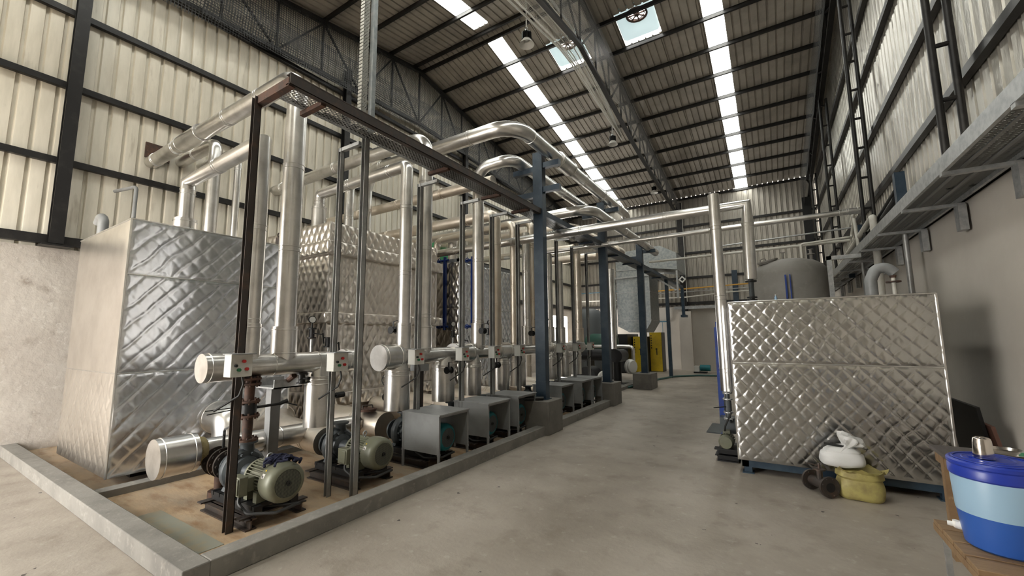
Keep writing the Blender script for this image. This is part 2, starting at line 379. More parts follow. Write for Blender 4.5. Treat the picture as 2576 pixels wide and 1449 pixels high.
# kerbs round the pump bay
b = MB(); b.box(-3.43, 1.41, 0, -3.27, 9.56, .145); struct('trim_1', b, M['kerb'], bev=.008)
b = MB(); b.box(XL, 1.25, 0, -3.27, 1.41, .144); struct('trim_2', b, M['kerb'], bev=.008)
b = MB(); b.box(-6.02, 1.41, 0, -5.86, 6.5, .085); struct('trim_3', b, M['kerb'], bev=.006)
# patch of grey-green cement against the left kerb
b = MB(); b.box(-5.0, 1.41, .012, -3.75, 1.7, .016); struct('trim_4', b, mat('cement_patch', (.27, .27, .22), .7, 0, (5, (.34, .28, .19), .45, .65)))
# cable slot / dark base trim along the top of masonry
for nm, (x0, x1, y0, y1) in {'trim_5': (XL - .05, XL + .06, YN, YF), 'trim_6': (XR - .06, XR + .05, YN, YF)}.items():
    b = MB(); b.box(x0, y0, 3.1, x1, y1, 3.24); struct(nm, b, M['black'])
b = MB(); b.box(XL, YF - .08, 3.08, XR, YF + .04, 3.2); struct('trim_7', b, M['black'])
b = MB(); b.box(-3.95, YF - .2, 2.86, XR, YF - .1, 3.0); struct('trim_8', b, M['galv'])
# ---------------------------------------------------------------- girts, columns, purlins, trusses
gz = [4.45, 5.72, 6.98, 8.2]
for i, z in enumerate(gz):
    b = MB(); b.box(XL - .05, YN, z - .05, XL + .03, YF, z - .035).box(XL + .02, YN, z - .05, XL + .035, YF, z + .05).box(XL - .05, YN, z + .035, XL + .03, YF, z + .05)
    tag(obj('wall_girt', b, M['black']), 'black horizontal steel rail on the cream left wall, %s above the masonry' % ORD[i], 'steel rail', 'rails on the left wall')
gr = [4.37, 5.57, 6.9, 8.05]
for i, z in enumerate(gr):
    b = MB(); b.box(XR - .03, YN, z - .05, XR + .05, YF, z + .05)
    tag(obj('wall_girt', b, M['black']), 'black horizontal steel rail on the right sheet wall, %s above the masonry' % ORD[i], 'steel rail', 'rails on the right wall')
gf = [4.37, 5.57, 6.9]
for i, z in enumerate(gf):
    b = MB(); b.box(XL, YF - .03, z - .05, XR, YF + .03, z + .05)
    tag(obj('wall_girt', b, M['black']), 'black horizontal steel rail on the far end wall, %s above the masonry' % ORD[i], 'steel rail', 'rails on the far wall')
for i, y in enumerate((1.52, 6.5, 11.6, 16.7)):
    b = MB(); zt = roof(y) - 1.2
    b.box(XL + .03, y - .08, 3.1, XL + .045, y + .08, zt).box(XL + .17, y - .08, 3.1, XL + .185, y + .08, zt).box(XL + .04, y - .008, 3.1, XL + .18, y + .008, zt)
    b.box(XL - .1, y - .16, 3.05, XL + .26, y + .16, 3.075)
    tag(obj('wall_column', b, M['black']), 'dark steel column on the left wall, %s' % ('over the bare masonry left of the big quilted tank', 'second from the camera, behind the riser tray', 'third from the camera, behind the big bent pipe', 'farthest one')[i], 'column', 'left wall columns')
for i, y in enumerate((5.95, 10.4, 14.85, 19.3)):
    t = thing('lattice_column', 'black ladder-like double column on the right wall, %s' % ('nearest the camera above the walkway', 'second from the camera', 'third from the camera', 'farthest, by the end wall')[i], 'column', (1.75, y, 3.1), 'right wall lattice columns')
    zt = roof(y) - .9
    b = MB(); b.cyl((1.68, y, 3.1), (1.68, y, zt), .036, seg=12); obj('chord', b, M['black'], t)
    b = MB(); b.cyl((1.84, y, 3.1), (1.84, y, zt), .036, seg=12); obj('chord', b, M['black'], t)
    z = 3.45
    while z < zt - .1:
        b = MB(); b.cyl((1.69, y, z), (1.83, y, z), .026, seg=8); obj('rung', b, M['black'], t); z += .62
b = MB(); b.box(-3.62, YF - .18, 2.4, -3.36, YF + .0, roof(YF) - .3)
tag(obj('end_column', b, M['black']), 'black steel column on the far wall above the masonry pilaster', 'column')
b = MB(); b.box(1.45, YF - .25, 3.0, 1.75, YF - .02, 7.4)
tag(obj('corner_column', b, M['castblack']), 'wide black column in the far right corner above the walkway', 'column')
b = MB(); b.box(-1.4, YF - .12, 3.05, -1.18, YF - .02, 4.55)
tag(obj('stub_column', b, M['blue']), 'short blue grey column on the far wall right of the tall silver pipe', 'column')
# purlins: parallel to x
py_ = [(RY - .17, 'double ridge purlin on the near side of the ridge'), (RY + .17, 'double ridge purlin on the far side of the ridge')]
for k in range(1, 12): py_.append((RY + .1 + 1.09 * k, '%s purlin from the ridge toward the far wall' % ORD[k - 1]))
for k in range(1, 8): py_.append((RY - .1 - 1.09 * k, '%s purlin from the ridge toward the camera' % ORD[k - 1]))
for y, s in py_:
    b = MB(); z = roof(y); b.box(XL, y - .03, z - .11, 1.72, y + .03, z - .095).box(XL, y - .03, z - .095, 1.72, y - .018, z - .012).box(XL, y - .03, z - .024, 1.72, y + .03, z - .005)
    tag(obj('roof_purlin', b, M['black']), 'black ' + s, 'roof purlin', 'roof purlins')
def truss(x, bot, m, label, y0=YN, y1=YF, w=.07, step=1.09):
    t = thing('roof_truss', label, 'roof truss', (x, RY, 8)); bt = lambda y: bot(y)
    for a, c, nm in ((y0, RY, 'top_chord'), (RY, y1, 'top_chord')):
        b = MB(); b.bar((x, a, roof(a) - .17), (x, c, roof(c) - .17), w * 1.6, w * 1.4); obj(nm, b, m, t)
    ys = [y0 + (RY - y0) * k / 11 for k in range(12)] + [RY + (y1 - RY) * k / 11 for k in range(1, 12)]
    b = MB()
    for a, c in zip(ys, ys[1:]): b.bar((x, a, bt(a)), (x, c, bt(c)), w * 1.6, w * 1.2)
    obj('bottom_chord', b, m, t)
    for k in range(3, len(ys) - 1):
        a, c = ys[k], ys[k + 1]
        b = MB(); b.bar((x, a, bt(a)), (x, a, roof(a) - .2), w * .6, w * .6); obj('web_member', b, m, t)
        b = MB()
        if k % 2: b.bar((x, a, bt(a)), (x, c, roof(c) - .2), w * .6, w * .6)
        else: b.bar((x, a, roof(a) - .2), (x, c, bt(c)), w * .6, w * .6)
        obj('web_member', b, m, t)
    return t
def bot_mid(y): d = abs(y - RY); return 8.95 - .16 * d if d < 5 else 8.15 - .075 * (d - 5)
def bot_left(y): d = abs(y - RY); return 8.55 - .06 * d if d < 6 else 8.19 - .09 * (d - 6)
truss(-3.62, bot_mid, mat('truss_grey', (.03, .029, .028), .45, .3), 'grey lattice roof truss in the middle of the hall, wrapped in pale netting')
truss(XL + .12, bot_left, M['black'], 'black lattice roof truss along the top of the left wall behind black netting')
truss(1.72, lambda y: roof(y) - .95, M['black'], 'black lattice roof truss along the top of the right wall', step=1.2)
# netting (bird nets) hung on the trusses
def net(name, xs, y0, y1, zt, zb, m, label, n=60, sag=.15, bulge=.12):
    b = MB(); R_ = []
    for i in range(n + 1):
        y = y0 + (y1 - y0) * i / n; row = []
        a, c = zt(y), zb(y)
        for j in range(9):
            s = j / 8; z = a + (c - a) * s + (-.06 * abs(math.sin(i * .5)) if j == 8 else 0)
            x = xs + bulge * math.sin(PI * min(1, s * 1.15)) * (.6 + .4 * math.sin(i * .37)) + .03 * noise.noise(V(y, z, 3))
            row.append(b.b.verts.new(V(x, y, z)))
        R_.append(row)
    for i in range(n):
        for j in range(8): b.b.faces.new((R_[i][j], R_[i][j + 1], R_[i + 1][j + 1], R_[i + 1][j]))
    return tag(obj(name, b, m), label, 'netting', kind='stuff')
net('bird_net', XL + .28, 0, YF, lambda y: roof(y) - .25, lambda y: bot_left(y) - .12 - .12 * abs(math.sin(y * .55)), M['net_black'], 'black bird netting hanging over the truss on the left wall', bulge=.15)
net('bird_net', XL + .5, 3, 16, lambda y: bot_left(y) + .55, lambda y: bot_left(y) - .22 - .1 * abs(math.sin(y * .8)), M['net_black'], 'second loose layer of black bird netting gathered low on the left truss', bulge=.1)
net('bird_net', -3.82, 4, 13.1, lambda y: roof(y) - .25, lambda y: bot_mid(y) - .3 + .25 * max(0, (y - 11)) / 2, M['net_pale'], 'pale bird netting gathered along the middle truss near the ridge', bulge=-.16)
b = MB()
for k in range(12):
    pts = []
    for i in range(15):
        y = 3 + 10.2 * i / 14; s_ = i / 14; pts.append((-3.84 - .26 * math.sin(k * .55) * (1 - s_ ** 3) - .04 * k * (1 - s_), y, bot_mid(y) - .12 + (.13 * k) * (1 - s_ ** 2) - .25 * (1 - s_) ))
    b.tube(pts, .014, 5)
tag(obj('net_cords', b, M['white']), 'pale gathered cords of the bird net converging at the tip beside the middle truss', 'netting', kind='stuff')
net('bird_net', -3.45, 2, YF, lambda y: roof(y) - .2, lambda y: bot_mid(y) - .02, M['net_grey'], 'grey bird netting on the right face of the middle truss', bulge=.05)
net('bird_net', 1.5, 5, YF, lambda y: roof(y) - .2, lambda y: roof(y) - 1.35, M['net_black'], 'black bird netting hanging along the top of the right wall', bulge=-.1)
# turbine ventilators: fibreglass throat over each square opening, spoked ring on top
M['throat'] = mat('fibreglass_throat', (.62, .82, .86), .5)
_n = M['throat'].node_tree; _t = _n.nodes.new('ShaderNodeBsdfTranslucent'); _t.inputs[0].default_value = (.75, .93, 1, 1); _x = _n.nodes.new('ShaderNodeMixShader'); _x.inputs[0].default_value = .05
_n.links.new(_n.nodes['Principled BSDF'].outputs[0], _x.inputs[1]); _n.links.new(_t.outputs[0], _x.inputs[2]); _n.links.new(_x.outputs[0], _n.nodes['Material Output'].inputs[0])
for i, (x0, x1) in enumerate(VENTS):
    cx_ = (x0 + x1) / 2; cy_ = (VY[0] + VY[1]) / 2 - .12; zt = roof(cy_) + .2; R = .27
    t = thing('turbine_vent', ['round spoked roof ventilator in a bright square, partly hidden behind the middle truss', 'round spoked roof ventilator in a bright square right of the middle truss'][i], 'roof ventilator', (cx_, cy_, zt - .5), 'roof ventilators')
    b = MB(); n = 40; rows = []
    for j in range(7):
        s_ = j / 6; row = []
        for k in range(n):
            a = 2 * PI * (k + .5) / n; c_, d_ = math.cos(a), math.sin(a); q = 1 / max(abs(c_), abs(d_)); sx, sy = q * c_ * (x1 - x0) / 2, q * d_ * (VY[1] - VY[0]) / 2
            e = s_ ** .6; x = sx * (1 - e) + R * c_ * e; y = sy * (1 - e) + R * d_ * e
            z0_ = roof(cy_ + sy) + .02; row.append(b.b.verts.new(V(cx_ + x, cy_ + y, z0_ * (1 - s_) + zt * s_)))
        rows.append(row)
    for r0, r1 in zip(rows, rows[1:]):
        for k in range(n): b.b.faces.new((r0[k], r0[(k + 1) % n], r1[(k + 1) % n], r1[k]))
    obj('throat', b, M['throat'], t)
    b = MB(); b.torus((cx_, cy_, zt), (0, 0, 1), R, .035); obj('rim', b, M['rust'], t)
    b = MB(); b.torus((cx_, cy_, zt), (0, 0, 1), .2, .012)
    for k in range(8): a = PI * 2 * k / 8; b.bar((cx_, cy_, zt), (cx_ + R * math.cos(a), cy_ + R * math.sin(a), zt), .03, .03)
    b.cyl((cx_, cy_, zt - .04), (cx_, cy_, zt + .05), .06, seg=10); obj('spoked_hub', b, M['rust'], t)
    b = MB()
    for k in range(20):
        a = PI * 2 * k / 20; pr = [(R * 1.25 * math.cos(-.5 + 1.9 * s_ / 8), .28 + .28 * math.sin(-.9 + 2.2 * s_ / 8)) for s_ in range(9)]
        L1 = [b.b.verts.new(V(cx_ + r * math.cos(a), cy_ + r * math.sin(a), zt + h)) for r, h in pr]; L2 = [b.b.verts.new(V(cx_ + r * math.cos(a + .18), cy_ + r * math.sin(a + .18), zt + h)) for r, h in pr]
        for q in range(8): b.b.faces.new((L1[q], L1[q + 1], L2[q + 1], L2[q]))
    obj('turbine_fins', b, M['galv'], t)
# hanging high-bay lamps
def lamp(x, y, z, label, first=None):
    if first is not None: return dup(first, (x, y, z), label)
    t = thing('high_bay_lamp', label, 'lamp', (x, y, z), 'hanging high bay lamps')
    b = MB(); b.cyl((x, y, z + .42), (x, y, roof(y) - .1), .013, seg=8); obj('rod', b, M['whitebox'], t)
    b = MB(); b.torus((x, y, z + .39), (0, 1, 0), .035, .008, 16, 6); b.cyl((x, y, z + .3), (x, y, z + .37), .03, seg=10); obj('hook', b, M['galv'], t)
    b = MB(); b.cyl((x, y, z + .12), (x, y, z + .31), .062, seg=16)
    for k in range(16): a = 2 * PI * k / 16; b.bar((x + .085 * math.cos(a), y + .085 * math.sin(a), z + .12), (x + .085 * math.cos(a), y + .085 * math.sin(a), z + .29), .05, .008, (math.cos(a + PI / 2), math.sin(a + PI / 2), 0))
    obj('heat_sink', b, M['blackp'], t)
    b = MB(); b.lathe([(.07, .12), (.09, .12), (.165, .0), (.17, -.005), (.16, 0), (.085, .1), (.06, .11)], (x, y, z)); obj('reflector', b, M['white'], t)
    b = MB(); b.cyl((x, y, z + .09), (x, y, z + .1), .045); obj('led_disc', b, M['gauge'], t)
    freeze(t); return t
lamp(-4.2, 7.4, 8.1, 'silver and black high bay lamp hanging nearest the camera left of the netting')
lamp(-4.2, 13.3, 8.16, 'high bay lamp on a long rod below the tip of the pale netting')
lamp(-4.2, 19.2, 8.2, 'small high bay lamp hanging farthest away near the end wall')
# ================================================================ QUILTED TANKS
def quilt(b, o, u, v, nrm, Wd, Ht, pw, ph, amp, seed=0, n=None, warp=.35, second=.75, flip=False, soft=False):
    # pillowed diamond quilting as real relief on a rectangular face
    o, u, v, nrm = Vector(o), Vector(u), Vector(v), Vector(nrm)
    nu = min(190, max(8, int(Wd / pw * 14))); nv = min(190, max(8, int(Ht / ph * 14))); G = []
    for i in range(nu + 1):
        row = []
        for j in range(nv + 1):
            a, c = Wd * i / nu, Ht * j / nv
            w1 = noise.noise(V(a * 1.5, c * 1.5, seed)) * warp * .3; w2 = noise.noise(V(a * 4 + 9, c * 4, seed + 5)) * warp * .5
            p = a / pw + c / ph * 1. + w1; q = a / pw - c / ph + w2
            if flip: p, q = q, p
            sp, sq = abs(math.sin(PI * p)), abs(math.sin(PI * q)); d = (1 - math.exp(-sq / .2)) * (1 - second * math.exp(-sp / .2))
            cell = noise.cell(V(math.floor(q) + .5, 3.5, seed)) * .25 + .85
            if soft: d = (sp * sq) ** .7
            wr = .5 * abs(noise.noise(V(a / pw * 1.6, c / ph * .9, seed + 2))) + .15 * noise.noise(V(a * 7, c * 11, seed + 7))
            edge = min(1, min(a, Wd - a, c, Ht - c) / .03)
            h = amp * (d * cell + wr * d - .15) * edge
            row.append(b.b.verts.new(o + u * a + v * c + nrm * h))
        G.append(row)
    for i in range(nu):
        for j in range(nv):
            f = (G[i][j], G[i + 1][j], G[i + 1][j + 1], G[i][j + 1]); b.b.faces.new(f if u.cross(v).dot(nrm) > 0 else f[::-1])
    return b
def part_quilt(name, m, t, *a, **k):
    return obj(name, quilt(MB(), *a, **k), m, t, recalc=False)
def seam(t, m, p, q, r=.007, name='seam_strip'):
    b = MB(); b.cyl(p, q, r, seg=6); return obj(name, b, m, t)
# --- big nearest tank
x0, x1, y0, y1, z0, z1 = -8.15, -6.15, 1.58, 3.52, .13, 3.0
t = thing('insulated_tank', 'tall box tank in smooth silver quilted foil at the left corner, nearest the camera', 'tank', (-7.15, 2.55, 0), 'quilted foil tanks behind the pumps')
b = MB(); b.box(x0, y0 + .01, z0, x1 - .01, y1, z1 - .01); obj('tank_body', b, M['quilt'], t)
for k, (a, c) in enumerate(((z0, 1.24), (1.24, 2.36), (2.36, z1))):
    part_quilt('front_cladding', M['quilt'], t, (x1, y0, a), (0, 1, 0), (0, 0, 1), (1, 0, 0), y1 - y0, c - a, .2, .23, .009, seed=3 + k, second=.45)
    if k: seam(t, M['alu'], (x1 + .004, y0, a), (x1 + .004, y1, a))
part_quilt('side_cladding', M['quilt_warm'], t, (x0, y0, z0), (1, 0, 0), (0, 0, 1), (0, -1, 0), x1 - x0, 1.24 - z0, .2, .23, .008, seed=11)
part_quilt('side_cladding', M['quilt_warm'], t, (x0, y0, 1.24), (1, 0, 0), (0, 0, 1), (0, -1, 0), x1 - x0, z1 - 1.24, 1.2, 1.4, .01, seed=12)
seam(t, M['alu'], (x0, y0 - .004, 1.24), (x1, y0 - .004, 1.24)); seam(t, M['alu'], (x1, y0 - .002, z0), (x1, y0 - .002, z1), .012, 'corner_strip')
seam(t, M['alu'], (x0, y0, z1), (x1, y0, z1), .01, 'top_strip'); seam(t, M['alu'], (x1, y0, z1), (x1, y1, z1), .01, 'top_strip'); seam(t, M['alu'], (x1, y1, z0), (x1, y1, z1), .012, 'corner_strip')
for xx in (x0 + .35, -7.15, x1 - .4):
    b = MB(); b.box(xx - .06, y0 + .3, .012, xx + .06, y1 - .1, z0); obj('base_skid', b, M['castblack'], t)
# --- second tank with ledges
x0, x1, y0, y1 = -8.2, -6.2, 4.12, 6.75
t = thing('insulated_tank', 'quilted foil tank with protruding horizontal ledges, middle of the three tanks on the left', 'tank', (-7.2, 5.4, 0), 'quilted foil tanks behind the pumps')
b = MB(); b.box(x0, y0 + .02, .1, x1 - .02, y1, 3.56); obj('tank_body', b, M['quilt_warm'], t)
def panel2(a, c, e, nm):
    part_quilt(nm, M['quilt_warm'], t, (x1 + e, y0 - e, a), (0, 1, 0), (0, 0, 1), (1, 0, 0), y1 - y0 + 2 * e, c - a, .16, .28, .02, seed=a, soft=True)
    part_quilt(nm, M['quilt_warm'], t, (x0, y0 - e, a), (1, 0, 0), (0, 0, 1), (0, -1, 0), x1 + e - x0, c - a, .16, .28, .02, seed=a + 4, soft=True)
for a, c in ((.1, .5), (.72, 1.86), (2.04, 3.02), (3.24, 3.58)): panel2(a, c, 0, 'cladding')
for a, c in ((.5, .72), (1.86, 2.04), (3.02, 3.24)):
    b = MB(); b.box(x0, y0 - .085, a, x1 + .085, y1 + .02, c); obj('ledge', b, M['quilt_warm'], t, bev=.012)
    panel2(a + .01, c - .01, .095, 'ledge_cladding')
seam(t, M['alu'], (x1 + .004, y0, .1), (x1 + .004, y0, 3.58), .01, 'corner_strip'); seam(t, M['alu'], (x1 + .004, y0 + 1.55, .72), (x1 + .004, y0 + 1.55, 3.58), .006)
# --- third tank
x0, x1, y0, y1 = -8.2, -6.12, 7.4, 9.95
t = thing('insulated_tank', 'quilted foil tank farthest along the left side, behind the blue gauge tubes', 'tank', (-7.15, 8.7, 0), 'quilted foil tanks behind the pumps')
b = MB(); b.box(x0, y0 + .02, .1, x1 - .02, y1, 3.38); obj('tank_body', b, M['quilt'], t)
for a, c in ((.1, 2.3), (2.3, 3.38)):
    part_quilt('cladding', M['quilt'], t, (x1, y0, a), (0, 1, 0), (0, 0, 1), (1, 0, 0), y1 - y0, c - a, .18, .3, .02, seed=a, soft=True)
    part_quilt('cladding', M['quilt_warm'], t, (x0, y0, a), (1, 0, 0), (0, 0, 1), (0, -1, 0), x1 - x0, c - a, .18, .3, .02, seed=a + 3, soft=True)
seam(t, M['alu'], (x1 + .004, y0, 2.3), (x1 + .004, y1, 2.3))
b = MB(); b.box(x0, y0, 3.38, x1, y0 + .06, 3.46).box(x1 - .06, y0, 3.38, x1, y1, 3.46); obj('top_rail', b, M['greypaint'], t)
# blue gauge tubes of the third tank
for i, (gx, gy) in enumerate(((-6.45, 7.3), (-5.86, 7.6))):
    tt = thing('level_gauge', ['bright blue vertical level gauge, left one before the third tank', 'bright blue vertical level gauge, right one at the corner of the third tank'][i], 'level gauge', (gx, gy, 1.85), 'blue level gauges')
    b = MB(); b.box(gx - .035, gy - .03, 1.9, gx + .035, gy + .03, 3.38); obj('gauge_body', b, M['navy'], tt)
    for z in (1.86, 3.42):
        b = MB(); b.cyl((gx - .25, gy, z), (gx + .1, gy, z), .03, seg=10).cyl((gx, gy, z - .08), (gx, gy, z + .08), .04, seg=10).torus((gx - .12, gy - .06, z), (0, 1, 0), .05, .01, 12, 5); obj('gauge_valve', b, M['navy'], tt)
# --- right-hand box tank
x0, x1, y0, y1, z0, z1 = -.445, 1.40, 5.7, 7.6, .15, 2.0
t = thing('insulated_tank', 'low wide box tank in diamond quilted foil on a dark frame, right of aisle', 'tank', (.48, 6.6, 0))
b = MB(); b.box(x0 + .01, y0 + .02, z0, x1 - .01, y1, z1 - .01); obj('tank_body', b, M['quilt_dark'], t)
part_quilt('front_cladding', M['quilt_dark'], t, (x0, y0, z0), (1, 0, 0), (0, 0, 1), (0, -1, 0), x1 - x0, 1.265 - z0, .141, .168, .010, seed=21, warp=.6, second=.65, flip=True)
part_quilt('front_cladding', M['quilt_dark'], t, (x0, y0, 1.275), (1, 0, 0), (0, 0, 1), (0, -1, 0), x1 - x0, z1 - 1.275, .141, .168, .010, seed=27, warp=.6, second=.65, flip=True)
part_quilt('side_cladding', M['quilt_dark'], t, (x0, y1, z0), (0, -1, 0), (0, 0, 1), (-1, 0, 0), y1 - y0, z1 - z0, .15, .17, .008, seed=31)
part_quilt('side_cladding', M['quilt_dark'], t, (x1, y0, z0), (0, 1, 0), (0, 0, 1), (1, 0, 0), y1 - y0, z1 - z0, .15, .17, .008, seed=33)
seam(t, M['alu'], (x0, y0 - .003, 1.27), (x1, y0 - .003, 1.27)); seam(t, M['alu'], (x0, y0 - .003, z1), (x1, y0 - .003, z1), .009, 'top_strip')
seam(t, M['alu'], (x0, y0 - .003, z0), (x0, y0 - .003, z1), .008, 'corner_strip'); seam(t, M['alu'], (x1, y0 - .003, z0), (x1, y0 - .003, z1), .011, 'corner_strip')
b = MB(); b.box(x0 + .03, y0 + .03, .07, x1, y0 + .1, .15).box(x0 + .03, y1 - .1, .07, x1, y1, .15).box(x0 + .03, y0 + .03, .07, x0 + .1, y1, .15).box(x1 - .07, y0 + .03, .07, x1, y1, .15); obj('base_frame', b, M['blue'], t)
for xx in (x0 + .05, x1 - .13):
    for yy in (y0 + .03, y1 - .12):
        b = MB(); b.box(xx, yy, 0, xx + .08, yy + .09, .07).box(xx - .02, yy - .02, 0, xx + .1, yy + .11, .012); obj('foot', b, M['blue'], t)
# ================================================================ INSULATED PIPES
def pipe(label, pts, r, bend=.0, nb=6, m='alu', space=1.1, start=.35, seg=28, group=None, collars=(), name='insulated_pipe', ends=None):
    L = sum((Vector(b_) - Vector(a_)).length for a_, b_ in zip(pts, pts[1:])); bd = []; d = start
    while d < L - .1: bd += [d, d + .05]; d += space
    b = MB(); b.tube(pts, r, seg, bend, nb, bd)
    if not collars: return tag(obj(name, b, M[m]), label, 'pipe', group)
    t = thing(name, label, 'pipe', pts[-1], group); obj('pipe_run', b, M[m], t)
    for (p, q, rr) in collars:
        b = MB(); L2 = (Vector(q) - Vector(p)).length; b.tube((p, q), rr, seg, 0, 1, (.035, L2 - .035)); obj('collar', b, M[m], t)
    return t
HX, HZ = -4.5, 1.34
# risers from the headers (vertical) with what they run into
pipe('second silver riser from the camera, with elbow and run back to the left wall', [(XL - .2, 2.62, 4.86), (HX, 2.5, 4.68), (HX, 2.5, 1.38)], .108, .28, 7, space=.95, start=.4,
     collars=[((HX, 2.5, 1.42), (HX, 2.5, 1.74), .13), ((-8.05, 2.585, 4.81), (-7.2, 2.56, 4.78), .125)])
pipe('slim silver riser nearest the camera, mitred to a run onto the nearest tank', [(-6.35, 2.15, 3.0), (-6.35, 2.15, 3.66), (HX, 2.15, 3.72), (HX, 2.15, 1.36)], .084, 0, space=.98, start=.5,
     collars=[((-6.35, 2.15, 3.0), (-6.35, 2.15, 3.16), .125), ((HX, 2.15, 1.38), (HX, 2.15, 1.76), .095)])
pipe('short silver pipe rising from the nearest tank and bending into the left wall', [(-7.85, 3.0, 3.0), (-7.85, 3.0, 4.95), (XL - .2, 3.06, 5.02)], .095, .12, 3, space=1.3, start=.15)
pipe('thin silver pipe rising from the nearest tank, right of the thicker one', [(-7.75, 3.32, 3.0), (-7.75, 3.32, 4.95), (XL - .2, 3.36, 5.05)], .055, .07, 3, space=1.4, start=.15, collars=[((-7.75, 3.32, 3.0), (-7.75, 3.32, 3.14), .085)])
pipe('silver riser left of the nearest grey cover box, bending level onto the middle tank', [(-6.75, 4.25, 3.56), (-6.75, 4.25, 4.2), (HX, 4.22, 4.2), (HX, 4.22, 1.38)], .09, .08, 4, space=1.0, start=.45,
     collars=[((-6.75, 4.25, 3.57), (-6.75, 4.25, 3.95), .125), ((HX, 4.22, 1.42), (HX, 4.22, 1.82), .105)])
pipe('thick silver riser with rounded elbow at its top running back to the left wall', [(XL - .2, 4.86, 5.0), (-7.2, 4.72, 4.93), (HX, 4.62, 4.82), (HX, 4.62, 1.38)], .108, .3, 8, space=1.05, start=.5,
     collars=[((HX, 4.62, 1.42), (HX, 4.62, 1.8), .125)])
pipe('fat bent silver pipe highest over the rack, turning toward the far end', [(-6.9, 5.35, 3.58), (-6.9, 5.35, 5.02), (-3.2, 5.2, 4.93), (-3.2, 11.05, 4.93), (-3.25, 11.3, 4.3)], .122, .42, 9, space=1.15, start=.6,
     collars=[((-3.2, 6.75, 4.93), (-3.2, 7.35, 4.93), .15)])
pipe('silver riser bending up over the rack, then along its left side on blue arms', [(HX, 6.0, 1.38), (HX, 6.0, 4.78), (-3.78, 6.05, 4.82), (-3.78, 9.7, 4.82)], .105, .26, 8, space=1.1, start=.5, collars=[((HX, 6.0, 1.42), (HX, 6.0, 1.86), .125)])
pipe('silver pipe crossing behind the first blue column, then turning along the rack', [(-8.6, 8.35, 4.36), (-3.17, 8.3, 4.38), (-3.17, 14.2, 4.4)], .115, .4, 8, space=1.2, start=.4)
pipe('wide crumpled silver pipe left of the rack, ending before the third blue column', [(-8.6, 9.3, 4.4), (-4.0, 9.2, 4.28), (-3.9, 12.7, 4.2)], .13, .35, 6, m='alu_old', space=1.3, start=.5, collars=[((-3.915, 12.1, 4.21), (-3.9, 12.6, 4.2), .17)])
pipe('long silver cross pipe over the aisle that drops mitred beside the tall pipe', [(-6.9, 7.0, 3.53), (-.2, 7.0, 3.57), (-.22, 7.0, 2.42)], .082, 0, space=1.5, start=1.0)
pipe('tall plain silver pipe beside the right quilted tank, mitred at its top', [(-.575, 6.3, .86), (-.575, 6.3, 3.58)], .072, 0, space=.98, start=.25)
pipe('thinner silver cross pipe ending in a white flange at the right wall', [(-6.2, 9.5, 3.8), (1.45, 9.5, 3.83)], .05, 0, space=2.2, start=.8, collars=[((1.3, 9.5, 3.83), (1.5, 9.5, 3.83), .058)])
# back rows between wall and rack
back = [(5.75, 4.35, .095, 'alu_old', 'upper pale silver cross pipe running back from the tray, behind the third rack post'), (6.55, 4.02, .115, 'alu_old', 'thick pale silver cross pipe behind the rack posts, over the middle tank'),
        (7.25, 4.0, .085, 'alu_old', 'pale silver cross pipe elbowed down onto the third tank'), (8.0, 4.22, .085, 'alu_old', 'pale silver cross pipe between the third tank and the first blue column'), (10.4, 4.05, .095, 'alu_old', 'pale silver cross pipe behind the second blue column'),
        (11.4, 3.95, .12, 'alu_old', 'pale silver cross pipe farthest back, with a drop pipe at its left end')]
for i, (y, z, r, m, l) in enumerate(back):
    xe = {0: -3.98, 5: -4.2}.get(i, -4.5); xs_ = {2: -7.0, 5: -6.6}.get(i, XL - .1)
    pts = [(xs_, y, z), (xe, y, z)]
    if i == 2: pts = [(-7.0, y + .35, 3.4), (-7.0, y + .35, z), (xe, y, z), (xe, y, 1.4)]
    if i in (1, 3): pts = pts + [(xe, y, 1.4)]
    if i == 5: pts = [(-6.6, y, .02), (-6.6, y, z), (xe, y, z)]
    pipe(l, pts, r, .16, 5, m, 1.2, .7)
for i, (y, zt, r, l) in enumerate(((6.62, 3.95, .07, 'silver riser right behind the fifth rack post'), (7.75, 3.9, .085, 'silver riser just left of the first blue column'), (8.83, 3.6, .09, 'silver riser right of the first blue column, paired left'),
                                (9.42, 3.5, .095, 'silver riser right of the first blue column, paired right'), (10.6, 3.9, .1, 'pale silver riser just left of the second blue column'))):
    pipe(l, [(HX, y, 1.4), (HX, y, zt)], r, space=1.0, start=.6, collars=[((HX, y, 1.44), (HX, y, 1.84), r + .03)], group='risers on the long header', m='alu' if i < 4 else 'alu_old')
pipe('shiny vertical silver pipe right of the second blue column, over the black pipe bend', [(-4.6, 13.7, 1.18), (-4.6, 13.7, 3.9)], .13, space=1.25, start=1.2, m='alu')
pipe('tapered silver pipe drop beside the third tank on a black valve', [(-5.3, 9.6, 1.35), (-5.3, 9.6, 3.6)], .09, space=1.0, start=.8)
# small verticals on tank tops
for i, (x, y, z, h, r, l) in enumerate(((-6.6, 4.75, 3.58, .95, .085, 'short silver stack on the middle tank, left of the fat pipe'), (-6.55, 6.1, 3.58, .5, .065, 'small silver elbow pipe on the middle tank near the riser'),
        (-6.6, 7.75, 3.46, .55, .12, 'conical silver stub at the left of the third tank top'), (-6.6, 8.15, 3.46, .6, .12, 'plain silver stub on the third tank, beside the conical one'), (-6.4, 9.2, 3.46, .7, .09, 'silver stub on the far end of the third tank'))):
    pipe(l, [(x, y, z), (x, y, z + h)], r, space=.6, start=.25, group='stubs on the tank tops')
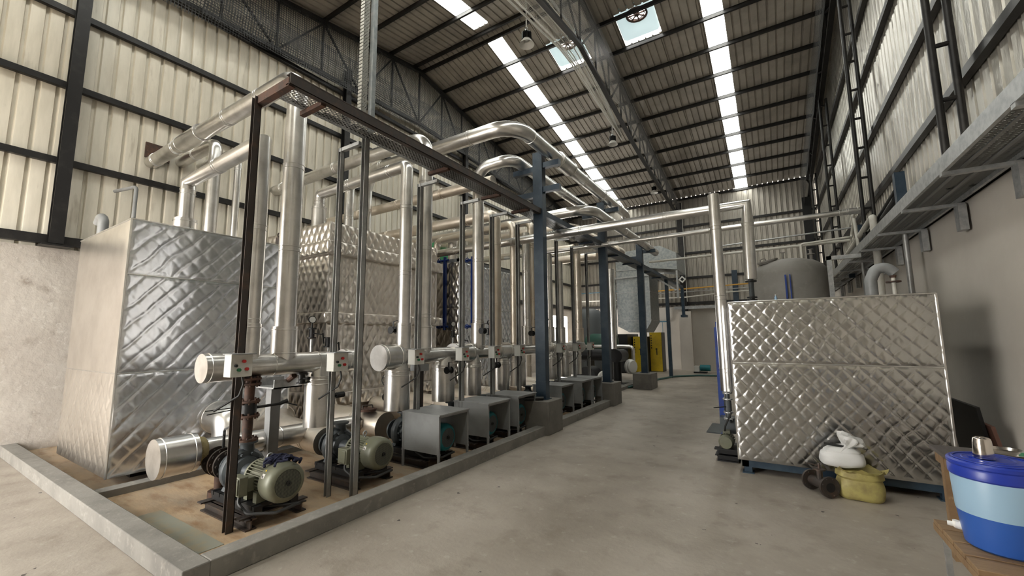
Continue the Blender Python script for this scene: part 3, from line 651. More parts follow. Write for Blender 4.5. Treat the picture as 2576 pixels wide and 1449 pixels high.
# headers
t = thing('header_pipe', 'short silver header pipe with round end cap, nearest the camera', 'header pipe', (HX, 2.5, 1.2), 'silver headers above the pumps')
b = MB(); b.tube([(HX, 1.98, HZ), (HX, 3.28, HZ)], .115, 28, 0, 1, (.4, .9)); obj('pipe_run', b, M['alu'], t)
b = MB(); b.tube([(HX, 1.74, HZ), (HX, 2.08, HZ)], .135, 28, 0, 1, (.05, .28)); obj('end_cap', b, M['alu'], t)
b = MB(); b.tube([(HX, 3.22, HZ), (HX, 3.36, HZ)], .135, 28, 0, 1, (.05,)); obj('end_cap', b, M['alu'], t)
b = MB(); b.tube([(HX, 2.93, HZ), (HX, 2.93, 1.14)], lambda d: .09 + .2 * d, 28); obj('branch_cone', b, M['alu'], t)
t = thing('header_pipe', 'long silver header pipe running over the row of pumps, with big round end cap', 'header pipe', (HX, 7, 1.2), 'silver headers above the pumps')
b = MB(); b.tube([(HX, 3.95, HZ), (HX, 10.7, HZ)], .115, 28, 0, 1, (.5, 1.6, 2.4, 3.2, 4.4, 5.6)); obj('pipe_run', b, M['alu'], t)
for y0_, y1_, r in ((3.78, 4.12, .175), (5.3, 5.75, .17), (6.55, 6.95, .165), (8.75, 9.2, .165), (10.15, 10.65, .165)):
    b = MB(); b.tube([(HX, y0_, HZ), (HX, y1_, HZ)], r, 28, 0, 1, (.05, y1_ - y0_ - .05)); obj('end_cap' if y0_ < 4 else 'collar', b, M['alu'], t)
for y in (4.12, 5.08, 5.83, 6.72, 7.37, 8.83, 9.6, 10.3):
    b = MB(); b.tube([(HX, y, HZ), (HX, y, 1.1)], lambda d: .1 + .3 * d, 24); obj('branch_cone', b, M['alu'], t)
# lower suction headers
t = thing('suction_header', 'low horizontal silver pipe with a large round end cap by the left kerb', 'pipe', (-5.05, 2.3, .3))
b = MB(); b.tube([(-5.05, 1.62, .48), (-5.05, 1.95, .48)], .185, 32, 0, 1, (.05, .29)); obj('end_cap', b, M['alu'], t)
b = MB(); b.tube([(-5.05, 1.9, .48), (-5.05, 3.9, .42)], .115, 28, 0, 1, (.9, 1.4)); obj('pipe_run', b, M['alu'], t)
b = MB(); b.lathe([(.12, 0), (.135, .02), (.14, .06), (.13, .1), (.1, .12)], (-5.05, 1.93, .48), (0, 1, 0)); obj('wool_packing', b, M['wool'], t)
pipe('thick silver suction pipe leading back from the second pump, bright crumpled top', [(-4.72, 3.2, .36), (-5.7, 3.2, .42), (-6.6, 3.7, .45)], .165, .3, 4, 'alu_old', 1.4, .3)
pipe('thickest silver suction pipe leading back from the third pump under the round hatch', [(-4.72, 4.12, .36), (-6.2, 4.0, .42)], .2, 0, 4, 'alu_old', 1.4, .5)
pipe('big silver elbow pipe low against the nearest tank', [(-5.75, 2.6, .4), (-5.75, 2.6, .62), (-6.15, 2.6, .62)], .2, .15, 5, 'alu', 1.4, .5)
for i, y in enumerate((5.08, 5.83, 6.72, 7.37, 8.83, 9.6)):
    pipe('low silver suction pipe behind the pump row, %s after the hatch pipe' % ORD[i], [(-4.75, y, .38), (-6.1, y, .42)], .16, 0, 3, 'alu_old', 1.2, .5, 20, 'low suction pipes')
# discharge cylinders
cyl_l = ['silver discharge cylinder above the second pump, nearest the camera', 'silver discharge cylinder above the third pump, left of the nearest grey cover box', 'silver discharge cylinder between the first two boxes and their posts',
         'silver discharge cylinder behind the second cover box', 'silver discharge cylinder just left of the third cover box post', 'silver discharge cylinder behind the third cover box', 'silver discharge cylinder first to the right of the first blue column', 'silver discharge cylinder second to the right of the first blue column', 'silver discharge cylinder farthest along the header']
for l, y, r, za in zip(cyl_l, (2.93, 4.12, 5.08, 5.83, 6.72, 7.37, 8.83, 9.6, 10.3), (.15, .175, .18, .16, .17, .16, .165, .165, .165), (.62,) * 9):
    pipe(l, [(HX, y, 1.18), (HX, y, za)], r, 0, 1, 'alu', .48, .04, 32, 'insulated discharge cylinders', name='discharge_cylinder')
# ================================================================ PUMPS
def ibeam(b, x0, x1, y, z0, z1, w=.09, t_=.012):
    b.box(x0, y - w / 2, z0, x1, y + w / 2, z0 + t_).box(x0, y - w / 2, z1 - t_, x1, y + w / 2, z1).box(x0, y - t_ / 2, z0, x1, y + t_ / 2, z1); return b
def make_pump(label, y, mcol, x=0., group='pump sets along the kerb'):
    # local frame: shaft along x; motor fan cover toward +x
    t = thing('pump_set', label, 'pump', (-4.2 + x, y, .012), group); X = -4.2 + x; zc = .35
    b = MB(); 
    for yy in (-.22, .22): ibeam(b, X - .46, X + .38, y + yy, .012, .1)
    for xx in (-.4, .3): b.box(X + xx - .04, y - .3, .1, X + xx + .04, y + .3, .112)
    obj('base_beams', b, M['darksteel'], t)
    b = MB()
    for yy in (-.16, .16): b.box(X - .42, y + yy - .035, .11, X + .36, y + yy + .035, .18)
    for xx in (-.4, -.28, -.05, .12, .3): b.box(X + xx - .02, y - .2, .15, X + xx + .02, y + .2, .185)
    obj('base_frame', b, M['castblack'], t)
    b = MB(); b.lathe([(.09, -.06), (.17, -.055), (.195, -.03), (.2, 0), (.195, .03), (.17, .055), (.1, .06)], (X - .28, y, zc), (1, 0, 0), 28)
    b.tube([(X - .28, y + .05, zc + .1), (X - .28, y + .02, zc + .25)], .06, 16).lathe([(.1, 0), (.1, .02)], (X - .28, y + .02, zc + .24))
    b.prism([(y - .16, .185), (y - .09, .185), (y - .03, zc - .12), (y - .1, zc - .05)], 'x', X - .32, X - .26).prism([(y + .16, .185), (y + .1, zc - .05), (y + .03, zc - .12), (y + .09, .185)], 'x', X - .32, X - .26)
    b.bolts((X - .21, y, zc), (1, 0, 0), .15, 10, .014, .02); v = obj('volute', b, M['castgrey'], t)
    v = None
    b = MB(); b.lathe([(.07, 0), (.13, 0), (.13, .025), (.08, .03), (.08, .09)], (X - .47, y, zc), (1, 0, 0)); obj('suction_flange', b, M['castgrey'], t)
    b = MB(); b.lathe([(.13, 0), (.12, .03), (.07, .05), (.06, .15), (.075, .16), (.075, .2), (.03, .21)], (X - .22, y, zc), (1, 0, 0)); b.box(X - .1, y - .03, .18, X - .07, y + .03, zc - .04)
    obj('bearing_housing', b, M['castgrey'], t)
    b = MB(); b.tube([(X - .03, y, zc), (X + .06, y, zc)], .085, 18); obj('coupling_guard', b, M['castgrey'] if mcol == 'olive' else M['castblack'], t)
    mt = M[mcol]
    b = MB(); b.cyl((X + .04, y, zc), (X + .34, y, zc), .112, seg=28)
    for k in range(34):
        a = 2 * PI * k / 34
        if .6 < (a % PI) < .72: continue
        b.bar((X + .06, y + .128 * math.cos(a), zc + .128 * math.sin(a)), (X + .33, y + .128 * math.cos(a), zc + .128 * math.sin(a)), .006, .04, (0, math.cos(a), math.sin(a)))
    b.lathe([(.09, 0), (.145, .01), (.145, .035), (.11, .04)], (X + .03, y, zc), (1, 0, 0), 28)
    b.box(X + .08, y - .15, .185, X + .14, y - .07, zc - .08).box(X + .08, y + .07, .185, X + .14, y + .15, zc - .08).box(X + .24, y - .15, .185, X + .3, y - .07, zc - .08).box(X + .24, y + .07, .185, X + .3, y + .15, zc - .08)
    m = obj('motor', b, mt, t)
    b = MB(); b.lathe([(.15, 0), (.168, .01), (.17, .03), (.17, .13), (.16, .165), (.138, .185), (.118, .19), (.116, .183), (.03, .183)], (X + .33, y, zc), (1, 0, 0), 40); fc = obj('fan_cover', b, mt, m)
    b = MB(); b.lathe([(.115, 0), (.115, .004)], (X + .33 + .184, y, zc), (1, 0, 0), 32); obj('fan_grille', b, M['grille_' + mcol], m)
    b = MB(); b.lathe([(.022, 0), (.022, .012), (.01, .012), (.01, .004)], (X + .33 + .188, y, zc), (1, 0, 0), 20); obj('grille_plug', b, M['blackp'], m)
    b = MB(); b.box(X + .1, y - .27, zc - .09, X + .25, y - .2, zc + .07).box(X + .12, y - .215, zc - .07, X + .23, y - .11, zc + .05).box(X + .115, y - .28, zc - .075, X + .235, y - .265, zc + .055); obj('terminal_box', b, mt, m, bev=.006)
    b = MB(); b.torus((X + .2, y, zc + .185), (1, 0, 0), .024, .007, 16, 6).cyl((X + .2, y, zc + .13), (X + .2, y, zc + .165), .01, seg=8); obj('eye_bolt', b, M['galv'], m)
    b = MB(); b.tube([(X + .18, y - .23, zc - .09), (X + .2, y - .25, .2), (X + .34, y - .24, .14), (X + .5, y - .08, .13), (X + .54, y + .08, .16), (X + .5, y + .16, .14), (X + .36, y + .05, .125), (X + .24, y - .1, .125)], .014, 8, .06, 5)
    obj('power_cable', b, M['cable'], m)
    return t
def grille(name, col):
    return gridmat(name, col, 'perf', .011, .1, .45, .1, 'YZ')
def dotmat(name, col):
    m = mat(name, col, .45); nt = m.node_tree; N = nt.nodes; L = nt.links
    g = N.new('ShaderNodeTexCoord'); v = N.new('ShaderNodeTexVoronoi'); v.inputs['Scale'].default_value = 95; v.inputs['Randomness'].default_value = 0; v.distance = 'CHEBYCHEV'; v.voronoi_dimensions = '2D'; sp = N.new('ShaderNodeSeparateXYZ'); cb = N.new('ShaderNodeCombineXYZ'); L.new(g.outputs['Object'], sp.inputs[0]); L.new(sp.outputs['Y'], cb.inputs['X']); L.new(sp.outputs['Z'], cb.inputs['Y']); L.new(cb.outputs[0], v.inputs['Vector'])
    r = N.new('ShaderNodeMath'); r.operation = 'LESS_THAN'; r.inputs[1].default_value = .39; L.new(v.outputs['Distance'], r.inputs[0])
    x = N.new('ShaderNodeMixRGB'); L.new(r.outputs[0], x.inputs[0]); x.inputs[1].default_value = (*col, 1); x.inputs[2].default_value = (.01, .01, .01, 1); L.new(x.outputs[0], N['Principled BSDF'].inputs['Base Color']); return m
M['grille_olive'] = dotmat('fan_grille_olive', (.15, .155, .11)); M['grille_teal'] = dotmat('fan_grille_teal', (.13, .15, .15))
ST = {}
def sticker(X, y, t_par, a0, w, m, seed=0):
    b = MB(); zc = .35; R = .1712
    def P(ax, a): return V(X + ax, y + R * math.cos(a), zc + R * math.sin(a))
    for i in range(4):
        a, c = a0 + w * i / 4, a0 + w * (i + 1) / 4
        b.b.faces.new([b.b.verts.new(P(.37, a)), b.b.verts.new(P(.41, a)), b.b.verts.new(P(.41, c)), b.b.verts.new(P(.37, c))])
    return obj('sticker', b, m, t_par, label='small white sticker' if m is M['white'] else 'small black tick mark on sticker', recalc=False)
p1_ = make_pump('olive green motor pump nearest the camera, dark cloth lying on its motor', 2.15, 'olive')
p2_ = make_pump('olive green motor pump second from the camera, beside a grey cover box', 3.2, 'olive')
for p, y in ((p1_, 2.15), (p2_, 3.2)):
    mo = [c for c in p.children if c.name.startswith('motor')][0]; X = -4.2; sticker(X, y, mo, 2.55, .22, M['white'])
    b = MB(); R = .1722
    for a, c, e, f in ((.375, .383, 2.6, 2.72), (.383, .40, 2.66, 2.7), (.38, .405, 2.72, 2.75)):
        P = lambda ax, an: V(X + ax, y + R * math.cos(an), .35 + R * math.sin(an))
        b.b.faces.new([b.b.verts.new(P(a, e)), b.b.verts.new(P(c, e)), b.b.verts.new(P(c, f)), b.b.verts.new(P(a, f))])
    obj('sticker_mark', b, M['blackp'], mo, label='small black mark on the white sticker', recalc=False)
    b = MB(); P = lambda ax, an: V(X + ax, y + R * math.cos(an), .35 + R * math.sin(an)); b.b.faces.new([b.b.verts.new(P(.375, 2.42)), b.b.verts.new(P(.4, 2.42)), b.b.verts.new(P(.388, 2.32))]); obj('warning_triangle', b, M['yellow'], mo, label='tiny yellow warning triangle', recalc=False)
tp = make_pump('teal motor pump inside the nearest grey cover box', 4.12, 'teal', .12); freeze(tp)
PY = [(5.1, 'inside the second grey cover box'), (5.93, 'in deep shade inside the third grey cover box'), (6.9, 'uncovered behind the first blue column'), (7.5, 'inside the fourth grey cover box'), (8.5, 'inside the fifth grey cover box'), (9.15, 'inside the farthest grey cover box')]
for y, s in PY: dup(tp, (-4.08 if y != 6.9 else -4.3, y, .012), 'teal motor pump ' + s)
# cloth on the first motor
b = MB(); random.seed(3)
for k in range(26):
    a = random.uniform(-.06, .17); s = random.uniform(.07, .15); an = random.uniform(.9, 2.0); x = -4.08 + random.uniform(.16, .36)
    pts = []
    for q in range(4):
        an2 = an + (q - 1.5) * .2 + random.uniform(-.06, .06); R = .178 + random.uniform(0, .03) + (.015 if q in (1, 2) else 0)
        pts.append((x + (q - 1.5) * .03 * random.choice((-1, 1)) + random.uniform(-.01, .01), 2.15 + R * math.cos(an2), .35 + R * math.sin(an2)))
    b.tube(pts, .011, 6, .02, 2)
tag(obj('cloth_rag', b, M['cloth']), 'dark navy stringy cloth draped over the nearest green motor', 'cloth')
# ---------------------------------------------------------------- cover boxes
def cover_box(y0, y1, label, first=None):
    if first is not None: return dup(first, (-3.75, (y0 + y1) / 2, .012), label)
    x0, x1, zt, zb = -4.07, -3.45, .68, .215; t = thing('motor_cover_box', label, 'cover box', (-3.75, (y0 + y1) / 2, .012), 'grey cover boxes over the motors')
    b = MB(); b.box(x0 - .01, y0 - .01, zt - .015, x1 + .015, y1 + .01, zt); obj('top_panel', b, M['greypaint'], t)
    for yy in (y0, y1 - .006): b = MB(); b.box(x0, yy, zb, x1, yy + .006, zt - .015); obj('side_panel', b, M['greypaint'], t)
    for xx in (x0, x1 - .025):
        for yy in (y0 - .004, y1 - .021):
            b = MB(); b.box(xx, yy, .012, xx + .025, yy + .025, zt - .015).box(xx - .003, yy - .003, zb - .012, xx + .028, yy + .028, zb + .012); obj('leg', b, M['greypaint'], t)
    b = MB(); b.box(x1 - .012, y0, zt - .04, x1, y1, zt - .015); obj('front_rail', b, M['greypaint'], t)
    freeze(t); return t
cb = cover_box(3.83, 4.39, 'grey sheet cover box over a teal motor, nearest the camera')
for (a, c), s in zip(((4.84, 5.40), (5.65, 6.21), (7.22, 7.78), (8.2, 8.76), (8.84, 9.4)), ('second from the camera', 'just before the first blue column pier', 'first beyond the blue column pier', 'fifth from the camera', 'farthest, beside the second pier')):
    cover_box(a, c, 'grey sheet cover box over a motor, ' + s, cb)
# ---------------------------------------------------------------- piers and blue columns
def pier(x0, y0, x1, y1, h, l):
    b = MB(); b.box(x0, y0, 0, x1, y1, h); return tag(obj('concrete_pier', b, M['pier'], bev=.012), l, 'concrete pier', 'concrete piers under blue columns')
pier(-3.66, 6.18, -3.2, 6.72, .54, 'dark concrete block interrupting the kerb under the first blue column')
pier(-3.66, 9.45, -3.2, 10.05, .52, 'concrete block at the kerb end under the second blue column')
pier(-3.72, 12.8, -3.17, 13.6, .47, 'free standing concrete block under the third blue column by the yellow cabinet')
def blue_col(x, y, z0, z1, arms, l):
    t = thing('blue_column', l, 'column', (x, y, z0), 'blue rack columns')
    b = MB(); b.box(x - .095, y - .07, z0, x + .095, y + .07, z1).box(x - .1, y - .075, z0 + .28, x + .1, y + .075, z0 + .3).box(x - .1, y - .075, 1.9, x + .1, y + .075, 1.92); obj('post', b, M['blue'], t)
    b = MB(); b.box(x - .12, y - .1, z0, x + .12, y + .1, z0 + .012); obj('base_plate', b, M['blue'], t)
    for xa, xb, z in arms: b = MB(); b.box(xa, y - .045, z - .05, xb, y + .045, z + .05); obj('arm', b, M['blue'], t)
    return t
blue_col(-3.44, 6.45, .54, 4.98, [(-3.97, -3.53, 4.68), (-3.35, -3.02, 4.72), (-3.97, -3.53, 4.2), (-3.35, -3.02, 4.26)], 'tall blue grey steel column nearest the camera with four stub arms')
blue_col(-3.44, 9.75, .52, 4.95, [(-3.95, -3.53, 4.65), (-3.35, -3.0, 4.72), (-3.95, -3.53, 4.05)], 'blue grey steel column second along the rack on its concrete pier')
blue_col(-3.44, 13.2, .47, 4.75, [(-4.15, -3.53, 4.1), (-3.35, -2.95, 4.28), (-3.35, -2.98, 4.7)], 'blue grey steel column third along the rack in front of the yellow cabinets')
b = MB(); b.box(-3.49, 16.9, 0, -3.37, 17.02, 3.85); tag(obj('blue_post', b, M['blue']), 'slim blue grey post standing alone on the floor before the end wall', 'column', 'slim blue posts of the rack')
b = MB(); b.box(-3.47, 20.2, 2.55, -3.35, 20.35, 3.8).box(-3.52, 20.15, 2.45, -3.3, 20.7, 2.56); tag(obj('blue_post', b, M['blue']), 'short blue grey hanging post at the far end of the rack by the pilaster', 'column', 'slim blue posts of the rack')
# scrap of insulation tube on first pier
b = MB(); b.tube([(-3.62, 6.12, .575), (-3.35, 6.3, .575)], .032, 14); tag(obj('tube_offcut', b, M['blackp']), 'short black tube offcut lying on the first concrete pier', 'tube')
# ---------------------------------------------------------------- cable tray rack
t = thing('rack_beam', 'long overhead steel beam with perforated cable tray, running to the end wall', 'steel beam', (-3.42, 10, 3.8))
b = MB(); b.box(-3.44, 1.8, 3.8, -3.37, 6.4, 3.812).box(-3.385, 1.8, 3.8, -3.372, 6.4, 3.9).box(-3.44, 1.8, 3.89, -3.37, 6.4, 3.9); obj('beam_near_length', b, M['darksteel'], t, label='dark bare steel length')
b = MB(); b.box(-3.44, 6.4, 3.8, -3.37, 20.3, 3.9); obj('beam_far_length', b, M['blue'], t, label='blue grey painted length')
b = MB(); b.box(-3.98, 1.8, 3.79, -3.4, 1.86, 3.87); obj('end_channel', b, M['rust'], t, label='rusty brown cross channel')
for y in (2.12, 3.9, 5.1, 6.0): b = MB(); b.box(-3.77, y, 3.775, -3.42, y + .05, 3.82); obj('cross_bracket', b, M['rust'], t, label='rusty cross bracket')
for y in (7.6, 9.0, 10.9, 12.4, 14.4, 16): b = MB(); b.box(-3.77, y, 3.775, -3.42, y + .05, 3.82); obj('cross_bracket', b, M['blue'], t)
b = MB()
for (xa, za, xb, zb) in ((-3.84, 3.8, -3.46, 3.8), (-3.84, 3.8, -3.84, 3.87), (-3.46, 3.8, -3.46, 3.87)):
    pass
b.box(-3.73, 1.86, 3.825, -3.46, 20.0, 3.828)
tr = obj('perforated_tray', b, M['perf'], t)
b = MB(); b.box(-3.732, 1.86, 3.825, -3.728, 20, 3.88).box(-3.462, 1.86, 3.825, -3.458, 20, 3.88); obj('tray_edge', b, M['galv'], tr)
random.seed(5)
for k in range(5):
    b = MB(); x = -3.69 + .045 * k; b.tube([(x, 2.0 + .3 * k, 3.846), (x + .02, 6, 3.846), (x - .01, 12, 3.846), (x, 19, 3.846)], .016, 8); tag(obj('power_cable', b, M['cable']), 'black cable lying in the perforated tray, %s from the aisle side' % ORD[4 - k], 'cable', 'cables in the rack tray')
def post(y, x, z0, zt, m, l, w=.05, arm=True, perf=False):
    t = thing('rack_post', l, 'steel post', (x, y, z0), 'steel posts carrying the cable tray')
    b = MB(); b.box(x - w / 2, y - w / 2, z0, x - w / 2 + .006, y + w / 2, zt).box(x - w / 2, y + w / 2 - .006, z0, x + w / 2, y + w / 2, zt).box(x + w / 2 - .006, y - w / 2, z0, x + w / 2, y + w / 2, zt); obj('angle_post', b, M[m], t)
    if arm: b = MB(); b.box(x - w / 2, y - .02, zt - .04, x + .32, y + .02, zt); obj('top_bracket', b, M['galv'], t)
    return t
post(1.81, -3.95, .012, 3.86, 'darksteel', 'dark angle iron post nearest the camera, in front of the first pump', .06, False)
post(2.72, -3.95, .012, 3.72, 'postgrey', 'grey slotted post just left of the paired post, second pump', .05)
post(2.86, -3.72, .012, 3.9, 'postgrey', 'grey channel post beside the slotted one, reaching the beam', .06, False)
for y, s in ((3.95, 'rising from the nearest cover box'), (4.86, 'rising behind the second cover box'), (5.66, 'rising at the third cover box'), (6.5, 'rising behind the first blue column pier'), (8.15, 'first right of the first blue column'), (9.0, 'second right of the first blue column'), (9.9, 'just left of the second blue column')):
    post(y, -3.95, .69 if y in (3.95,) else .5, 3.7 if y < 5.8 else 3.76, 'postgrey', 'grey slotted steel post ' + s, .06)
# vertical cable riser to the roof
t = thing('cable_riser', 'tall blue grey channel with perforated tray rising from the rack to the roof', 'cable riser', (-3.6, 2.75, 3.9))
b = MB(); b.box(-3.55, 2.74, 3.82, -3.495, 2.79, roof(2.7) - .1); obj('channel', b, M['teleblue'], t)
b = MB(); b.box(-3.625, 2.66, 3.82, -3.621, 2.78, roof(2.7) - .1).box(-3.625, 2.66, 3.82, -3.56, 2.664, roof(2.7) - .1); obj('riser_tray', b, M['perf_v'], t)
b = MB(); b.box(-3.72, 2.7, 5.72, -3.5, 2.74, 5.8); obj('bracket', b, M['blue'], t)
# ---------------------------------------------------------------- push button boxes
def button_box(x, y, z, label, w=.17, first=None, full=True):
    if first is not None: return dup(first, (x, y, z), label)
    t = thing('push_button_box', label, 'control box', (x, y, z), 'push button boxes on the posts')
    b = MB(); b.box(x - .07, y - w / 2, z - .095, x + .05, y + w / 2, z + .095); obj('enclosure', b, M['whitebox'], t, bev=.004)
    b = MB(); b.box(x - .075, y - w / 2 - .012, z + .092, x + .085, y + w / 2 + .012, z + .1); obj('rain_hood', b, M['greypaint'], t)
    for nm, dy, dz, r, m in (('red_button', .01, .035, .014, 'red'), ('green_button', -.025, -.035, .014, 'green'), ('red_button', .035, -.03, .014, 'red'), ('selector_switch', -.05, .0, .012, 'blackp')):
        b = MB(); b.cyl((x + .05, y + dy, z + dz), (x + .072, y + dy, z + dz), r, seg=14); obj(nm, b, M[m], t)
    b = MB(); b.tube([(x + .0, y + .03, z - .095), (x + .01, y + .04, z - .16), (x - .03, y + .03, z - .26), (x - .16, y - .1, z - .38)], .009, 8, .05, 4); obj('cable', b, M['cable'], t)
    freeze(t); return t
bb = button_box(-3.86, 1.77, 1.385, 'white push button box with one green and two red buttons, nearest the camera')
BX = [(2.72, 'second from the camera on the slotted post'), (3.85, 'third, over the nearest cover box'), (4.78, 'fourth, over the second cover box'), (5.6, 'fifth, over the third cover box'), (6.4, 'sixth, just left of the first blue column'), (8.1, 'seventh, right of the first blue column'), (8.95, 'eighth, right of the first blue column'), (9.82, 'farthest, left of the second blue column')]
for y, s in BX: button_box(-3.86, y, 1.365, 'small white push button box ' + s, first=bb)
# ---------------------------------------------------------------- flanged riser and valves of pump 1
t = thing('rusty_riser', 'brown rusted flanged riser with bolted flanges standing on the nearest pump', 'pipe', (-4.48, 2.17, .6))
for za, zb in ((.62, .86), (.98, 1.2)): b = MB(); b.cyl((-4.48, 2.17, za), (-4.48, 2.17, zb), .042, .048, seg=18); obj('pipe_spool', b, M['rust'], t)
for z in (.61, .84, .98, 1.15, 1.2):
    b = MB(); b.lathe([(.05, 0), (.098, 0), (.098, .02), (.05, .02)], (-4.48, 2.17, z)); b.bolts((-4.48, 2.17, z + .01), (0, 0, 1), .078, 8, .009, .028); obj('flange', b, M['rust'], t)
def lever_valve(x, y, z, label, ax='x', L=.2, m='castblack', group='small black valves', d=1):
    t = thing('lever_valve', label, 'valve', (x, y, z - .06), group)
    a = {'x': V(1, 0, 0), 'y': V(0, 1, 0), 'z': V(0, 0, 1)}[ax]; c = V(x, y, z)
    b = MB(); b.cyl(c - a * .045, c + a * .045, .036, seg=12).lathe([(.055, 0), (.055, .012)], c - a * .055, a, 16).lathe([(.055, 0), (.055, .012)], c + a * .045, a, 16); obj('valve_body', b, M[m], t)
    up = V(0, 0, 1) if ax != 'z' else V(1, 0, 0); side = V(0, -1, 0) if ax != 'y' else V(1, 0, 0)
    b = MB(); b.cyl(c, c + up * .12, .012, seg=8); obj('valve_stem', b, M[m], t)
    b = MB(); b.bar(c + up * .12, c + up * .14 + side * L * d, .02, .008); obj('lever', b, M[m], t)
    return t
t = thing('wafer_valve', 'black butterfly valve with long handles clamped in the rusty riser', 'valve', (-4.48, 2.17, .86))
b = MB(); b.cyl((-4.48, 2.17, .865), (-4.48, 2.17, .975), .07, seg=18); obj('valve_body', b, M['castblack'], t)
b = MB(); b.cyl((-4.48, 2.23, .92), (-4.44, 2.45, .93), .014, seg=8).cyl((-4.44, 2.45, .93), (-4.4, 2.52, .96), .02, seg=8).bar((-4.42, 2.47, .95), (-4.36, 2.6, .9), .02, .012); obj('gear_handle', b, M['castblack'], t)
b = MB(); b.bar((-4.5, 2.1, .93), (-4.56, 1.84, .9), .012, .008).bar((-4.52, 2.1, .94), (-4.6, 1.84, .93), .012, .008); obj('lock_handle', b, M['castblack'], t)
# suction valve of pump 1 (bolted flanges)
t = thing('flanged_valve', 'heavy dark bolted valve between the end cap pipe and the nearest pump', 'valve', (-4.78, 2.08, .3))
for x in (-4.95, -4.83, -4.71):
    b = MB(); b.lathe([(.06, 0), (.14, 0), (.14, .025), (.06, .025)], (x, 2.12, .37), (1, 0, 0)); b.bolts((x + .012, 2.12, .37), (1, 0, 0), .115, 10, .014, .03); obj('flange', b, M['darksteel'], t)
b = MB(); b.cyl((-4.96, 2.12, .37), (-4.66, 2.12, .37), .08, seg=20); obj('valve_body', b, M['darksteel'], t)
b = MB(); b.cyl((-4.83, 2.12, .48), (-4.83, 2.12, .68), .014, seg=8).bar((-4.83, 2.12, .69), (-4.68, 2.18, .76), .02, .014).bar((-4.83, 2.12, .67), (-4.7, 2.06, .66), .02, .01); obj('lever', b, M['castblack'], t)
b = MB(); b.cyl((-4.85, 2.12, .0121), (-4.85, 2.12, .1), .1, seg=12).cyl((-4.85, 2.12, .1), (-4.85, 2.12, .28), .05, seg=12); obj('valve_foot', b, M['rust'], t)
# header support post
t = thing('header_support', 'grey square post with channel saddle under the near header pipe', 'support', (-5.1, 2.75, 0))
X_, Y_ = -4.95, 2.66
b = MB(); b.box(X_ - .055, Y_ - .055, .012, X_ + .055, Y_ + .055, 1.06); obj('post', b, M['greypaint'], t)
b = MB(); b.box(X_ - .1, Y_ - .16, 1.06, X_ + .3, Y_ + .16, 1.075).box(X_ + .285, Y_ - .16, 1.06, X_ + .3, Y_ + .16, 1.16).box(X_ - .1, Y_ - .16, 1.06, X_ - .085, Y_ + .16, 1.16); obj('saddle', b, M['galv'], t)
b = MB(); b.cyl((X_ + .15, Y_, 1.075), (X_ + .4, Y_, 1.2), .03, seg=10); obj('saddle_rod', b, M['rust'], t)
for y, l in ((4.55, 'dark square post under the long header near the nearest cover box'), (9.15, 'dark square post under the long header right of the first blue column')):
    t = thing('header_support', l, 'support', (-4.5, y, 0), 'dark header supports')
    b = MB(); b.box(-4.54, y - .045, .012, -4.46, y + .045, 1.12); obj('post', b, M['darksteel'], t)
    b = MB(); b.box(-4.6, y - .09, 1.12, -4.4, y + .09, 1.22); obj('saddle', b, M['greypaint'], t)
# round hatch and small valves
t = thing('round_hatch', 'small brown bolted round hatch with handle on the thick low pipe', 'hatch', (-4.95, 4.08, .6))
b = MB(); b.lathe([(.13, 0), (.13, .03), (.0, .03)], (-4.95, 3.98, .585)); b.bolts((-4.95, 3.98, .6), (0, 0, 1), .11, 6, .012, .02); obj('cover', b, M['rust'], t)
b = MB(); b.tube([(-4.98, 3.93, .6), (-4.98, 3.93, .66), (-4.92, 4.05, .66), (-4.92, 4.05, .6)], .009, 8, .01, 2); obj('handle', b, M['darksteel'], t)
def gauge_tree(x, y, z, l):
    t = thing('gauge_tree', l, 'pressure gauge', (x, y, z), 'pressure gauge assemblies')
    b = MB(); b.tube([(x, y, .012), (x, y, z + .55)], .025, 10).tube([(x, y, z + .2), (x + .02, y + .28, z + .2), (x + .02, y + .28, z + .42)], .018, 8, .04, 3); obj('pipework', b, M['galv'], t)
    for yy, zz in ((0, .58), (.28, .44)):
        b = MB(); b.cyl((x, y + yy, z + zz), (x, y + yy, z + zz + .12), .04, seg=10).lathe([(.065, 0), (.065, .02)], (x, y + yy, z + zz - .02)).lathe([(.065, 0), (.065, .02)], (x, y + yy, z + zz + .12)); obj('valve_body', b, M['castblack'], t)
        b = MB(); b.bar((x + .03, y + yy, z + zz + .06), (x + .1, y + yy + .12, z + zz + .04), .025, .015).bar((x + .1, y + yy + .12, z + zz + .06), (x + .12, y + yy + .13, z + zz - .1), .02, .01); obj('lever', b, M['castblack'], t)
    b = MB(); b.cyl((x, y, z + .72), (x, y, z + .8), .012, seg=8).lathe([(.055, 0), (.055, .035)], (x - .015, y, z + .85), (1, -.3, 0), 20); obj('dial_case', b, M['castblack'], t)
    b = MB(); b.lathe([(.046, 0), (.046, .004)], (x + .02, y - .01, z + .85), (1, -.3, 0), 20); obj('dial', b, M['gauge'], t)
    return t
gauge_tree(-6.0, 3.75, 1.05, 'black valves and round gauge on a pipe left of the middle tank')
gauge_tree(-5.9, 6.95, 1.05, 'black valves and round gauge left of the blue level gauge')
gauge_tree(-5.6, 7.9, 1.1, 'black valves and round gauge before the third tank')
lever_valve(-4.5, 2.72, 1.165, 'black valve hanging under the near header between it and the cylinder', 'z', .12)
